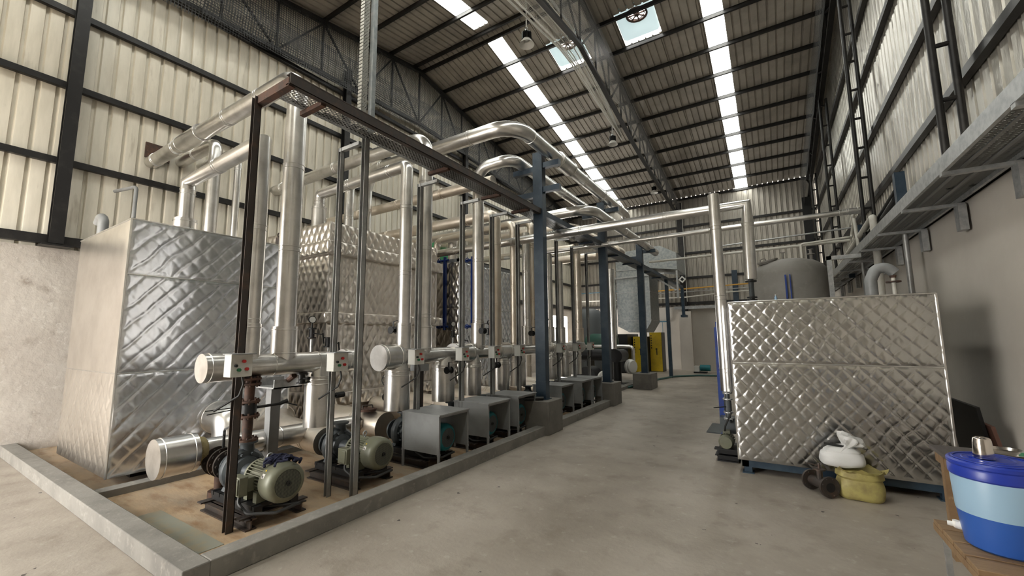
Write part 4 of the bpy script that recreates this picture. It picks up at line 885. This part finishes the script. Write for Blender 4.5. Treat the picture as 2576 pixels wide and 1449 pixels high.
for i, (x, y, z, s) in enumerate(((-4.64, 4.15, 1.72, 'with upright handle by the third pump riser'), (-4.36, 5.95, 1.72, 'at waist of the riser beyond the second cover box'), (-4.36, 7.72, 1.68, 'left of the first blue column'), (-5.3, 9.6, 1.3, 'right of the first blue column'),
      (-4.32, 5.0, 1.1, 'under the header behind the second cover box'), (-4.3, 6.3, 1.1, 'under the header behind the third cover box'), (-5.6, 4.9, .62, 'low behind the nearest cover box'), (-5.2, 3.35, .62, 'with bent handle on the second suction pipe'))):
    lever_valve(x, y, z, 'small black lever valve ' + s, 'y', .22 if i != 0 else .1)
for i, (x, y, z) in enumerate(((-5.9, 4.0, .72), (-5.6, 4.9, .9))):
    t = thing('handwheel_valve', ['black spoked handwheel low before the middle tank', 'black spoked handwheel behind the nearest cover box'][i], 'valve', (x, y, z), 'black handwheels')
    b = MB(); b.torus((x, y, z), (.3, -1, 0), .1, .009, 20, 6)
    for k in range(5): a = 2 * PI * k / 5; b.bar((x, y, z), (x + .095 * math.cos(a), y + .03 * math.cos(a), z + .095 * math.sin(a)), .01, .01)
    obj('handwheel', b, M['castblack'], t); b = MB(); b.cyl((x, y, z), (x + .0, y + .2, z), .015, seg=8).cyl((x, y + .15, z), (x, y + .28, z), .045, seg=10); obj('valve_body', b, M['castblack'], t)
# ================================================================ RIGHT SIDE AND FAR END
# grated walkway on the right wall
t = thing('wall_walkway', 'galvanised walkway with wire grating running high along the right wall', 'walkway', (1.65, 10, 3.0))
b = MB(); b.box(1.40, 2.2, 3.05, 1.43, 17.2, 3.19); obj('side_channel', b, M['galv'], t)
b = MB(); b.box(1.86, 2.2, 3.06, 1.89, 17.2, 3.12); obj('side_channel', b, M['galv'], t)
b = MB(); b.box(1.43, 2.2, 3.1, 1.86, 17.2, 3.106); obj('grating', b, M['grate'], t)
b = MB(); b.box(1.55, 2.2, 3.09, 1.58, 17.2, 3.1).box(1.7, 2.2, 3.09, 1.73, 17.2, 3.1); obj('grating_bearer', b, M['greypaint'], t)
y = 3.8
while y < 17:
    b = MB(); b.box(1.40, y - .03, 3.02, 1.92, y + .03, 3.055); obj('cross_bracket', b, M['galv'], t)
    b = MB(); b.box(1.85, y - .06, 2.74, 1.92, y + .06, 3.03); obj('wall_strap', b, M['galv'], t); y += 1.35
t = thing('tank_support_frame', 'grey inverted L steel frame in front of the domed tank', 'steel frame', (1.2, 9.4, 2))
b = MB(); b.box(.93, 9.35, 0, 1.0, 9.42, 3.02); obj('upright', b, M['galv'], t)
b = MB(); b.box(.93, 9.35, 2.95, 1.42, 9.42, 3.02); obj('top_rail', b, M['galv'], t)
# domed tank
t = thing('domed_tank', 'weathered grey cylindrical tank with domed top behind the right quilted tank', 'tank', (.45, 10.4, 0))
cx_, cy_, R = .38, 10.6, .68
b = MB(); b.lathe([(R, 0), (R, 2.88), (R * .98, 2.96), (R * .9, 3.05), (R * .7, 3.14), (R * .4, 3.2), (0.01, 3.22)], (cx_, cy_, 0), (0, 0, 1), 48); obj('tank_shell', b, M['greytank'], t)
b = MB(); b.lathe([(.17, 0), (.17, .03), (.2, .03), (.2, .06), (.02, .07)], (cx_ - .36, cy_ - .2, 3.14), (-.22, -.1, 1), 24); h_ = obj('manway', b, M['greytank'], t)
b = MB(); b.tube([(cx_ - .5, cy_ - .2, 3.17), (cx_ - .5, cy_ - .2, 3.23), (cx_ - .4, cy_ - .2, 3.25), (cx_ - .4, cy_ - .2, 3.19)], .01, 8, .02, 2); obj('manway_handle', b, M['greytank'], h_)
b = MB(); b.cyl((cx_ - .08, cy_ - .1, 3.2), (cx_ - .08, cy_ - .1, 3.36), .018, seg=8).box(cx_ - .13, cy_ - .11, 3.35, cx_ - .03, cy_ - .09, 3.37).cyl((cx_ + .42, cy_, 3.1), (cx_ + .42, cy_, 3.38), .03, seg=10).lathe([(.065, 0), (.065, .02)], (cx_ + .42, cy_, 3.28)).lathe([(.05, 0), (.05, .015)], (cx_ + .42, cy_, 3.38)); obj('nozzle', b, M['greytank'], t)
b = MB(); b.box(cx_ - .1, cy_ - R - .06, 1.9, cx_ - .07, cy_ - R - .02, 2.8).box(cx_ - .02, cy_ - R - .06, 1.9, cx_ + .0, cy_ - R - .02, 2.8); obj('level_gauge', b, M['navy'], t, label='thin blue level gauge')
# white PVC pipework
def thin(label, pts, r, m='pvc', cat='pipe', name='white_pipe', bend=.05, group=None): b = MB(); b.tube(pts, r, 14, bend, 4); return tag(obj(name, b, M[m]), label, cat, group)
thin('white pipe dropping onto the domed tank top from a long level run', [(.64, 10.6, 3.12), (.64, 10.6, 3.52), (1.45, 10.6, 3.56), (1.6, 11.4, 3.7), (1.6, 10.75, 4.1)], .024)
thin('lower white level pipe passing above the domed tank', [(-2.6, 10.9, 3.52), (1.5, 10.9, 3.55)], .03)
thin('thick white pipe sloping along the right wall above the walkway and dropping through it', [(1.66, 15.8, 3.3), (1.66, 9.9, 3.66), (1.66, 9.5, 3.68), (1.66, 9.5, 0)], .055)
thin('white pipe with a yellowed end standing on the walkway edge', [(1.74, 10.9, 4.1), (1.6, 10.9, 4.12), (1.62, 10.8, 3.2)], .03)
thin('thin grey handrail pipe level above the domed tank', [(-1.2, 11.8, 3.9), (1.88, 11.8, 4.0)], .02, 'galv', name='grey_pipe')
thin('orange gas pipe running along the far wall', [(-5.4, YF - .35, 3.98), (-5.2, YF - .35, 3.78), (XR - .1, YF - .35, 3.92)], .03, 'orange', name='gas_pipe')
thin('thin grey pipe under the orange one on the far wall', [(-5.0, YF - .3, 3.66), (XR - .1, YF - .3, 3.72)], .018, 'galv', name='grey_pipe')
thin('white pipe running level on the far wall below the orange one', [(-9.2, YF - .3, 3.5), (-3.4, YF - .3, 3.42), (-1.5, YF - .3, 3.55), (XR - .1, YF - .3, 3.6)], .03)
thin('grey blue pipe on the far wall left of the duct', [(XL, YF - .06, 3.95), (-5.6, YF - .06, 3.95)], .025, 'cyanblue', name='blue_pipe')
thin('blue grey pipe bending down the end wall beside the yellow cabinet', [(-4.3, YF - .12, 3.7), (-4.3, YF - .12, 2.3), (-5.4, YF - .12, 2.3)], .03, 'cyanblue', name='blue_pipe')
thin('thin blue grey conduit dropping on the end wall behind the yellow cabinet', [(-4.55, YF - .12, 2.3), (-4.55, YF - .12, 1.6), (-4.8, YF - .12, 1.6)], .012, 'cyanblue', name='blue_pipe')
# blue walkway supports on right wall
for i, (y, z0_, z1_) in enumerate(((8.2, 3.2, 4.02), (11.4, 3.2, 3.95), (13.2, 3.0, 3.6))):
    b = MB(); b.box(1.72, y - .06, z0_, 1.84, y + .06, z1_); tag(obj('blue_bracket', b, M['blue']), 'short blue steel stub post on the right walkway, ' + ['nearest the camera', 'middle one', 'farthest'][i], 'bracket', 'blue stubs on the right walkway')
for i, (r, dz) in enumerate(((.045, 0), (.03, .12))):
    thin(['thick dark pipe sloping beside the right wall above the walkway', 'thin dark pipe sloping beside the right wall above the walkway'][i], [(1.75, 14.5, 3.1 + dz), (1.78, 8.5, 3.7 + dz)], r, 'castblack', name='dark_pipe')
# fittings on the right tank top
t = thing('flanged_stub', 'dark flanged valve stub standing on the right quilted tank under the mitred pipe', 'pipe fitting', (-.22, 7.0, 1.99))
b = MB(); b.cyl((-.22, 7, 2.0), (-.22, 7, 2.42), .035, seg=14); obj('pipe_spool', b, M['castgrey'], t)
for z in (2.0, 2.1, 2.14, 2.38): b = MB(); b.lathe([(.075 if z > 2.2 else .068, 0), (.075 if z > 2.2 else .068, .02)], (-.22, 7, z)); obj('flange', b, M['castblack'], t)
thin('grey gooseneck vent pipe on the right quilted tank', [(1.13, 7.0, 1.99), (1.13, 7.0, 2.3), (1.19, 7.0, 2.44), (1.3, 7.0, 2.45), (1.37, 7.0, 2.37)], .065, 'greypaint', name='vent_pipe', bend=.08)
thin('tall thin grey pipe standing between the gooseneck and the wall', [(1.62, 10.6, 0), (1.62, 10.6, 3.06)], .03, 'postgrey', name='grey_pipe')
thin('tall dark pipe standing right of the gooseneck and rusty flange', [(1.72, 7.97, 0), (1.72, 7.97, 3.04)], .035, 'postgrey', name='grey_pipe')
t = thing('flanged_nozzle', 'small pipe with rusty red flange on the right quilted tank', 'pipe fitting', (1.33, 7.0, 1.99))
b = MB(); b.cyl((1.33, 6.9, 2.0), (1.33, 6.9, 2.3), .022, seg=12); obj('pipe_spool', b, M['pvc'], t)
b = MB(); b.lathe([(.075, 0), (.075, .018)], (1.33, 6.9, 2.24)).lathe([(.03, 0), (.035, .03)], (1.33, 6.9, 2.3)); obj('flange', b, M['rust'], t)
b = MB(); b.box(1.12, 6.9, 1.99, 1.27, 7.05, 2.08); tag(obj('junction_box', b, M['greypaint']), 'low grey box lying on the right quilted tank beside the gooseneck', 'box')
t = thing('water_bottle', 'small blue and clear plastic bottle on top of the right quilted tank', 'bottle', (.06, 5.82, 1.99))
b = MB(); b.lathe([(.014, 0), (.016, .01), (.016, .03), (.015, .055), (.006, .07), (.006, .078)], (.06, 5.82, 1.99), seg=14); obj('bottle_body', b, M['bottle'], t); b = MB(); b.cyl((.06, 5.82, 2.067), (.06, 5.82, 2.08), .007, seg=10); obj('cap', b, M['white'], t)
# pump at the left of the right tank
t = thing('small_pump', 'small pump with round green grey motor at the foot of the tall pipe', 'pump', (-.6, 6.2, 0))
b = MB(); ibeam(b, -.72, -.48, 6.12, 0, .07); ibeam(b, -.72, -.48, 6.4, 0, .07); b.box(-.74, 6.05, .07, -.46, 6.5, .08).box(-.7, 6.1, .09, -.48, 6.48, .16).box(-.74, 6.02, .15, -.46, 6.12, .17); obj('base_frame', b, M['castblack'], t)
b = MB(); b.cyl((-.6, 6.05, .25), (-.6, 6.32, .25), .075, seg=24); 
for k in range(20): a = 2 * PI * k / 20; b.bar((-.6 + .08 * math.cos(a), 6.12, .25 + .08 * math.sin(a)), (-.6 + .08 * math.cos(a), 6.3, .25 + .08 * math.sin(a)), .004, .02, (math.cos(a), 0, math.sin(a)))
m = obj('motor', b, M['olive'], t)
b = MB(); b.lathe([(.085, 0), (.088, .02), (.088, .06), (.07, .09), (.02, .092)], (-.6, 6.09, .25), (0, -1, 0), 28); obj('fan_cover', b, M['olive'], m)
b = MB(); b.box(-.64, 6.16, .32, -.56, 6.26, .37); obj('terminal_box', b, M['olive'], m)
b = MB(); b.box(-.69, 6.35, .3, -.49, 6.55, .5); obj('pump_casing', b, M['castgrey'], t)
b = MB(); b.tube([(-.62, 6.15, .37), (-.6, 6.1, .45), (-.52, 6.08, .62)], .012, 8, .04, 3); obj('cable', b, M['cable'], t)
t = thing('valve_stack', 'stack of bolted valves and flanges under the tall silver pipe', 'valve', (-.575, 6.3, .5))
b = MB(); b.cyl((-.575, 6.3, .45), (-.575, 6.3, .86), .028, seg=12).cyl((-.575, 6.3, .6), (-.575, 6.3, .74), .045, seg=14); obj('valve_body', b, M['castgrey'], t)
for z in (.5, .58, .75, .83): b = MB(); b.lathe([(.06, 0), (.06, .014)], (-.575, 6.3, z)); b.bolts((-.575, 6.3, z + .007), (0, 0, 1), .05, 6, .006, .018); obj('flange', b, M['galv'], t)
b = MB(); b.bar((-.575, 6.3, .66), (-.72, 6.1, .66), .02, .01); obj('lever', b, M['castblack'], t)
b = MB(); b.box(-.73, 6.75, 0, -.66, 6.8, 1.72).box(-.71, 6.76, 1.72, -.68, 6.79, 1.8).box(-.72, 6.745, .9, -.67, 6.75, 1.0); tag(obj('blue_gauge', b, M['navy']), 'tall bright blue strip gauge behind the tall silver pipe', 'level gauge')
b = MB(); b.box(-1.05, 7.7, .0, -.8, 8.5, .015); tag(obj('floor_plate', b, M['castgrey']), 'small dark steel plate lying on the floor beside the tall pipe', 'steel plate')
# sacks and valve on the floor
def sack(cx, cy, z0, rx, ry, h, top, seed, folds=9, lean=0):
    b = MB(); L = []; n = 40; 
    for j in range(15):
        s = j / 14; z = z0 + h * s; prof = (1 - .10 * abs(2 * min(s * 1.4, 1) - 1) ** 2) if s < .72 else 1
        if s < .08: prof *= .86 + 1.7 * s
        if s > .62: prof *= 1 - (1 - top) * ((s - .62) / .38) ** 1.3
        row = []
        for k in range(n):
            a = 2 * PI * k / n; f = 1 + .05 * noise.noise(V(math.cos(a) * 2, math.sin(a) * 2, s * 3 + seed)) + (.05 * max(0, s - .5) * 2) * math.sin(folds * a + seed)
            sq = (abs(math.cos(a)) ** 3 + abs(math.sin(a)) ** 3) ** (-1 / 3.)
            row.append(b.b.verts.new(V(cx + rx * prof * f * sq * math.cos(a) + lean * s, cy + ry * prof * f * sq * math.sin(a), z + .012 * noise.noise(V(a, s * 4, seed + 2)))))
        L.append(row)
    for r0, r1 in zip(L, L[1:]):
        for k in range(n): b.b.faces.new((r0[k], r0[(k + 1) % n], r1[(k + 1) % n], r1[k]))
    b.b.faces.new(L[0][::-1]); b.b.faces.new(L[-1]); return b
t = thing('yellow_sack', 'dirty yellow woven sack standing on the floor under the white sack', 'sack', (.6, 5.42, 0))
obj('sack_body', sack(.62, 5.42, 0, .19, .13, .27, .92, 4), M['sackyellow'], t)
b = MB(); L0 = []
for k in range(28):
    a = k / 28 * 2 * PI; R1, R2 = 1.0, 1.12 + .1 * math.sin(5 * a); L0.append((b.b.verts.new(V(.62 + .18 * R1 * math.cos(a), 5.42 + .12 * R1 * math.sin(a), .25)), b.b.verts.new(V(.63 + .19 * R2 * math.cos(a), 5.41 + .13 * R2 * math.sin(a), .285 + .02 * math.sin(7 * a)))))
for k in range(28): b.b.faces.new((L0[k][0], L0[(k + 1) % 28][0], L0[(k + 1) % 28][1], L0[k][1]))
obj('frayed_mouth', b, M['sackyellow'], t)
t = thing('white_sack', 'white woven sack with tied neck lying on the yellow sack', 'sack', (.55, 5.42, .27))
obj('sack_body', sack(.5, 5.43, .29, .185, .12, .19, .45, 9, 11), M['sackwhite'], t)
b = MB(); ax = V(.45, -.25, 1).normalized(); xx_ = V(1, 0, -.45).normalized(); yy_ = ax.cross(xx_); rows = []
for j, (r, h) in enumerate(((.10, -.03), (.045, .02), (.03, .045), (.055, .07), (.085, .10), (.095, .13), (.08, .15), (.03, .155))):
    rows.append([b.b.verts.new(V(.53, 5.4, .455) + ax * (h + .012 * math.sin(3 * a + j)) + (xx_ * math.cos(a) * 1.15 + yy_ * math.sin(a) * .7) * r * (1 + .16 * math.sin(9 * a) * (j < 6))) for a in [2 * PI * k / 54 for k in range(54)]])
for r0, r1 in zip(rows, rows[1:]):
    for k in range(54): b.b.faces.new((r0[k], r0[(k + 1) % 54], r1[(k + 1) % 54], r1[k]))
b.b.faces.new(rows[-1]); obj('tied_neck', b, M['sackwhite'], t)
b = MB(); b.tube([(.36, 5.38, .5), (.52, 5.38, .485)], .013, 10); obj('black_rod', b, M['blackp'], t, label='short black rod pushed in the tie')
t = thing('loose_valve', 'rusty flanged valve lying on the floor against the yellow sack', 'valve', (.34, 5.3, 0))
d = V(.3, -.45, 0).normalized(); c0 = V(.3, 5.36, .105)
b = MB(); b.cyl(c0 - d * .11, c0 + d * .11, .05, seg=16).cyl(c0, c0 + V(0, 0, .13), .028, seg=10); obj('valve_body', b, M['darksteel'], t)
for s in (-1, 1): b = MB(); b.lathe([(.05, 0), (.1, 0), (.1, .02), (.05, .02)], c0 + d * (.11 * s - (.02 if s < 0 else 0)), d, 24); b.bolts(c0 + d * (.12 * s), d, .08, 8, .008, .018); obj('flange', b, M['darksteel'], t)
b = MB(); b.lathe([(.055, 0), (.055, .012)], c0 + V(0, 0, .13)).bar(c0 + V(0, 0, .17), c0 + V(-.1, -.02, .19), .018, .01).cyl(c0 + V(0, 0, .13), c0 + V(0, 0, .2), .012, seg=8); obj('bonnet', b, M['darksteel'], t)
b = MB(); b.lathe([(.045, 0), (.045, .002)], c0 + d * .132, d, 20); obj('bore', b, M['castblack'], t)
# table behind the water cooler
t = thing('wooden_table', 'rough wooden table with dark worn top behind the blue water cooler', 'table', (1.5, 4.55, 0))
b = MB(); b.box(.965, 4.12, .72, 1.9, 4.54, .745); obj('tabletop', b, M['woodtop'], t)
for xx, yy in ((.98, 4.3), (1.8, 4.16), (1.8, 4.44)): b = MB(); b.box(xx, yy, 0, xx + .07, yy + .07, .72); obj('leg', b, M['wood'], t)
b = MB(); b.box(.985, 4.16, .64, 1.01, 4.5, .72).box(1.0, 4.15, .64, 1.86, 4.17, .72); obj('apron', b, M['wood'], t)
b = MB(); b.box(1.08, 4.2, 0, 1.7, 4.5, .3); tag(obj('dark_crate', b, M['castblack'], bev=.01), 'low dark crate on the floor under the wooden table', 'crate')
b = MB(); m_ = Matrix.Rotation(-.18, 4, 'Y'); m_.translation = V(1.86, 6.0, 0); b.box(0, 0, 0, .03, .5, .7, m_); tag(obj('leaning_board', b, M['brown']), 'dark reddish board leaning on the right wall behind the quilted tank', 'board', 'leaning boards')
b = MB(); m_ = Matrix.Rotation(-.12, 4, 'Y'); m_.translation = V(1.78, 6.1, 0); b.box(0, 0, 0, .03, .9, .86, m_); tag(obj('leaning_board', b, M['castblack']), 'black board leaning beside the reddish one behind the quilted tank', 'board', 'leaning boards')

# water cooler jug on a low stand
cx_, cy_ = .89, 3.1
t = thing('water_cooler', 'round insulated water jug in dark blue, pale blue and mid blue bands', 'water cooler', (cx_, cy_, .55))
b = MB(); b.lathe([(.125, .55), (.138, .56), (.142, .6), (.155, .72)], (cx_, cy_, 0), seg=56); obj('base_band', b, M['drumblue2'], t)
b = MB(); b.lathe([(.156, .715), (.157, .73), (.163, .885), (.162, .89)], (cx_, cy_, 0), seg=56); obj('middle_band', b, M['drumlight'], t)
b = MB(); b.lathe([(.163, .885), (.168, .892), (.168, .93), (.164, .938), (.169, .945), (.169, .96), (.16, .968), (.15, .962), (.14, .966), (.1, .97), (.02, .972)], (cx_, cy_, 0), seg=56); l_ = obj('lid', b, M['drumblue'], t)
b = MB()
for k in range(3): b.torus((cx_, cy_, .968 + .001 * k), (0, 0, 1), .145 - .035 * k, .004, 48, 6)
b.box(cx_ - .09, cy_ - .012, .968, cx_ + .0, cy_ + .012, .978); obj('lid_ring', b, M['drumblue'], l_)
b = MB(); b.lathe([(.02, -.01), (.02, .03), (.012, .04), (.012, .06)], (cx_ - .125, cy_ + .05, .61), (-1, .3, 0), 14).lathe([(.014, 0), (.014, .03)], (cx_ - .15, cy_ + .06, .6)); obj('tap', b, M['white'], t)
t = thing('steel_tumbler', 'shiny stainless steel tumbler upside down on the blue jug lid', 'cup', (.85, 3.08, .975))
b = MB(); b.lathe([(.038, 0), (.039, .004), (.034, .085), (.031, .096), (.024, .1)], (.855, 3.09, .976), seg=32); obj('cup_body', b, M['steelcup'], t)
b = MB(); b.lathe([(.02, 0), (.02, .002)], (.855, 3.09, 1.0755), seg=20); obj('cup_base', b, M['steelcup'], t)
t = thing('jug_stand', 'rough wooden plank stand with thin steel legs under the blue water jug', 'stand', (.9, 3.05, 0))
for i in range(4):
    b = MB(); m_ = Matrix.Rotation(.0, 4, 'Z'); b.box(.70 + .0, 2.78 + .155 * i, .525, 1.28, 2.92 + .155 * i, .55); obj('plank', b, M['wood'], t, bev=.003)
b = MB(); b.box(.70, 2.78, .49, .735, 3.4, .525); obj('plank_bearer', b, M['wood'], t)
b = MB(); b.box(1.24, 2.78, .49, 1.28, 3.4, .525); obj('plank_bearer', b, M['wood'], t)
for xx, yy in ((.72, 3.28), (.72, 2.84), (1.25, 3.3), (1.25, 2.84)): b = MB(); b.box(xx - .012, yy - .012, 0, xx + .012, yy + .012, .49); obj('leg', b, M['galv'], t)
t = thing('steel_tray', 'steel dish with bright rim lying on the wooden table behind the jug', 'tray', (1.25, 4.3, .745))
b = MB(); b.lathe([(.1, 0), (.14, .03), (.15, .045), (.145, .047), (.13, .03), (.02, .012)], (1.3, 4.3, .7455), seg=36); obj('dish', b, M['steelcup'], t)
b = MB(); b.lathe([(.02, 0), (.03, .02), (.015, .04)], (1.36, 4.22, .765), seg=12); tag(obj('green_scrap', b, M['green']), 'small green scrap in the steel dish on the table', 'scrap')
b = MB(); b.box(1.15, 4.2, .7455, 1.2, 4.24, .765); tag(obj('tissue', b, M['white'], bev=.006), 'crumpled white tissue beside the steel dish', 'tissue')
# ---------------------------------------------------------------- far end machinery
t = thing('sheet_duct', 'tall galvanised sheet duct with tapered foot before the end wall', 'duct', (-4.5, 16.6, 1.6))
b = MB(); b.prism([(-5.2, 2.0), (-4.75, 1.75), (-4.15, 1.75), (-3.9, 2.15), (-3.9, 4.0), (-4.1, 4.35), (-5.2, 4.6)], 'y', 16.2, 17.6); obj('duct_drop', b, M['teleblue'], t)
b = MB(); b.prism([(-5.1, 4.3), (-3.9, 4.25), (-2.9, 4.1), (-2.9, 4.75), (-3.5, 5.1), (-5.1, 5.0)], 'y', 16.4, 18.2); obj('duct_elbow', b, M['teleblue'], t)
for z in (2.2, 3.3, 4.2): b = MB(); b.box(-5.22, 16.18, z, -3.88, 17.62, z + .03); obj('duct_flange', b, M['galv'], t)
b = MB(); b.bar((-5.25, 16.1, 0), (-5.25, 16.1, 3.9), .08, .08).bar((-5.25, 16.1, 3.9), (-3.3, 16.1, 3.95), .06, .06).bar((-2.9, 16.3, 3.0), (-2.9, 16.3, 4.05), .06, .06).bar((-3.9, 16.3, 4.0), (-2.95, 16.3, 3.3), .06, .06); obj('duct_frame', b, M['galv'], t)
def cabinet(x0, y0, z0, x1, y1, z1, l):
    t = thing('yellow_cabinet', l, 'cabinet', ((x0 + x1) / 2, (y0 + y1) / 2, z0), 'yellow cabinets')
    b = MB(); b.box(x0, y0 + .02, z0, x1, y1, z1); obj('cabinet_body', b, M['castblack'], t)
    b = MB(); b.box(x0 + .02, y0, z0 + .02, x1 - .01, y0 + .03, z1); d = obj('door', b, M['yellow'], t)
    b = MB(); xm = (x0 + x1) / 2 + .02; b.box(xm - .05, y0 - .012, z0 + 1.0, xm + .05, y0, z0 + 1.03).box(xm, y0 - .012, z0 + .75, xm + .035, y0, z0 + 1.05); obj('door_handle', b, M['blackp'], d)
    b = MB(); zz = z1 - .1
    for k in range(6): b.box(x0 + .06, y0 - .006, zz - .075, x0 + .1, y0, zz - .02).box(x0 + .06, y0 - .006, zz - .05, x0 + .115, y0, zz - .04); zz -= .11
    obj('vertical_lettering', b, M['blackp'], d, label='column of small black characters')
    return t
cabinet(-5.42, 18.9, 0, -4.83, 19.6, 1.58, 'yellow fronted cabinet left of the third blue column')
cabinet(-4.82, 19.5, 0, -4.28, 20.2, 1.76, 'yellow fronted cabinet right of the third blue column')
b = MB(); b.box(-6.6, 18.2, 0, -5.45, 20.0, 1.7); tag(obj('black_machine', b, M['castblack'], bev=.03), 'large black machine housing left of the yellow cabinets', 'machine')
b = MB(); b.lathe([(.62, 0), (.62, 2.3), (.58, 2.5), (.45, 2.68), (.25, 2.76), (.01, 2.78)], (-6.5, 16.4, 0), seg=36)
tag(obj('slate_tank', b, M['slatetank']), 'dark grey cylindrical tank with domed top beyond the third tank', 'tank')
b = MB(); b.lathe([(.05, 0), (.3, .08), (.36, .3), (.36, 1.0), (.3, 1.2), (.05, 1.28)], (-6.1, 15.0, 1.35), (1, 0, 0), 28)
t = thing('green_tank', 'dark green horizontal cylinder tank behind the second blue column', 'tank', (-5.5, 15.0, 0)); obj('tank_shell', b, M['greentank'], t)
b = MB(); b.box(-6.0, 14.8, .0, -5.85, 15.2, 1.05).box(-5.2, 14.8, .0, -5.05, 15.2, 1.05); obj('saddle', b, M['castblack'], t)
t = thing('chiller_pipework', 'black insulated pipe bend with white flange right of the second blue column', 'pipe', (-4.3, 13.5, 0))
b = MB(); b.tube([(-6.0, 13.7, .98), (-4.25, 13.7, .98), (-4.25, 12.9, .98)], .2, 24, .12, 4); obj('black_pipe', b, M['castblack'], t)
b = MB(); b.tube([(-4.35, 13.3, .95), (-4.35, 13.3, .12)], .13, 20); b.box(-4.6, 13.1, 0, -4.1, 13.6, .1); obj('pipe_foot', b, M['castblack'], t)
b = MB(); b.lathe([(.2, 0), (.24, .02), (.24, .08), (.21, .1), (.21, .16), (.19, .18)], (-4.05, 13.6, .62), (1, -.5, 0), 28); obj('white_flange', b, M['white'], t)
b = MB(); b.tube([(-6.0, 14.3, 1.25), (-4.1, 14.3, 1.25), (-4.1, 14.3, .6)], .06, 14, .12, 4); obj('silver_bypass', b, M['alu'], t)
b = MB(); b.tube([(-4.9, 12.0, .39), (-4.9, 12.6, .39)], .3, 24); tag(obj('black_drum', b, M['castblack']), 'black insulated drum end left of the second blue column', 'drum')
b = MB(); b.lathe([(.2, 0), (.24, .02), (.24, .09), (.2, .1)], (-4.45, 12.2, .33), (.9, -.5, 0), 28); tag(obj('white_flange_disc', b, M['white']), 'white round flange cover behind the second blue column', 'flange cover')
b = MB(); b.box(-4.9, 12.0, 0, -3.9, 14.6, .09); tag(obj('machine_plinth', b, M['kerb']), 'low pale concrete plinth under the black pipe bend', 'plinth')
t = thing('floor_pump', 'small teal and white pump on the floor by the end wall', 'pump', (-3.0, 19.6, 0))
b = MB(); b.box(-3.0, 19.4, 0, -2.5, 19.8, .06); obj('base_plate', b, M['castblack'], t)
b = MB(); b.cyl((-2.75, 19.6, .22), (-2.35, 19.6, .22), .13, seg=18); obj('motor', b, M['teal'], t); b = MB(); b.box(-2.98, 19.5, .06, -2.78, 19.75, .3); obj('pump_casing', b, M['white'], t)
b = MB(); b.tube([(-4.3, 12.4, .035), (-3.9, 12.9, .035), (-3.75, 13.75, .035), (-3.65, 15.8, .035), (-3.35, 17.2, .035), (-2.6, 18.0, .035), (-1.9, 18.2, .035), (1.0, 18.4, .035)], .035, 10, .6, 5); tag(obj('green_hose', b, M['hose']), 'green hose snaking across the floor behind the third concrete block', 'hose')
t = thing('wall_light', 'small square flood light on the far wall column above the orange pipe', 'lamp', (-3.5, 20.7, 4.15))
b = MB(); m_ = Matrix.Rotation(.78, 4, 'Y'); m_.translation = V(-3.45, 20.7, 4.25); b.box(-.12, -.06, -.12, .12, .06, .12, m_); obj('light_body', b, M['white'], t); b = MB(); b.box(-.06, -.07, -.06, .06, -.055, .06, m_); obj('lens', b, M['blackp'], t)
b = MB(); b.cyl((-3.3, 20.75, 3.2), (-3.3, 20.75, 8), .012, seg=6); tag(obj('wall_cable', b, M['pvc']), 'pale cable running down the far wall beside the black column', 'cable')
# bits by the left wall
thin('grey gooseneck vent pipe on the far left of the nearest tank top', [(-8.0, 1.75, 3.0), (-8.0, 1.75, 3.32), (-8.12, 1.75, 3.4), (-8.22, 1.75, 3.3)], .06, 'greypaint', name='vent_pipe', bend=.08)
thin('thin grey pipe with a bent top behind the nearest tank on the left wall', [(-8.9, 2.3, .012), (-8.9, 2.3, 4.18), (XL + .02, 2.15, 4.15)], .028, 'greypaint', name='grey_pipe')
b = MB(); b.box(XL - .04, 2.5, 4.92, XL + .005, 2.86, 5.2); tag(obj('wall_opening_plate', b, M['rust']), 'rusty rectangular cut edge in the left wall around the near pipe', 'plate')
b = MB(); b.cyl((-6.4, 3.4, 3.0), (-6.4, 3.4, 3.17), .06, seg=12).torus((-6.4, 3.4, 3.21), (1, 0, 0), .04, .01, 12, 5); tag(obj('tank_lug', b, M['darksteel']), 'small dark lifting lug on the far top corner of the nearest tank', 'lug')
b = MB(); b.box(-8.6, 9.0, 3.5, -8.5, 10.2, 4.5); tag(obj('wall_sheet', b, mat('green_sheet', (.05, .35, .13), .5)), 'green sheet panel on the left wall above the third tank', 'panel')
# signs of dirt: the row of holes lets daylight points through far wall rivets
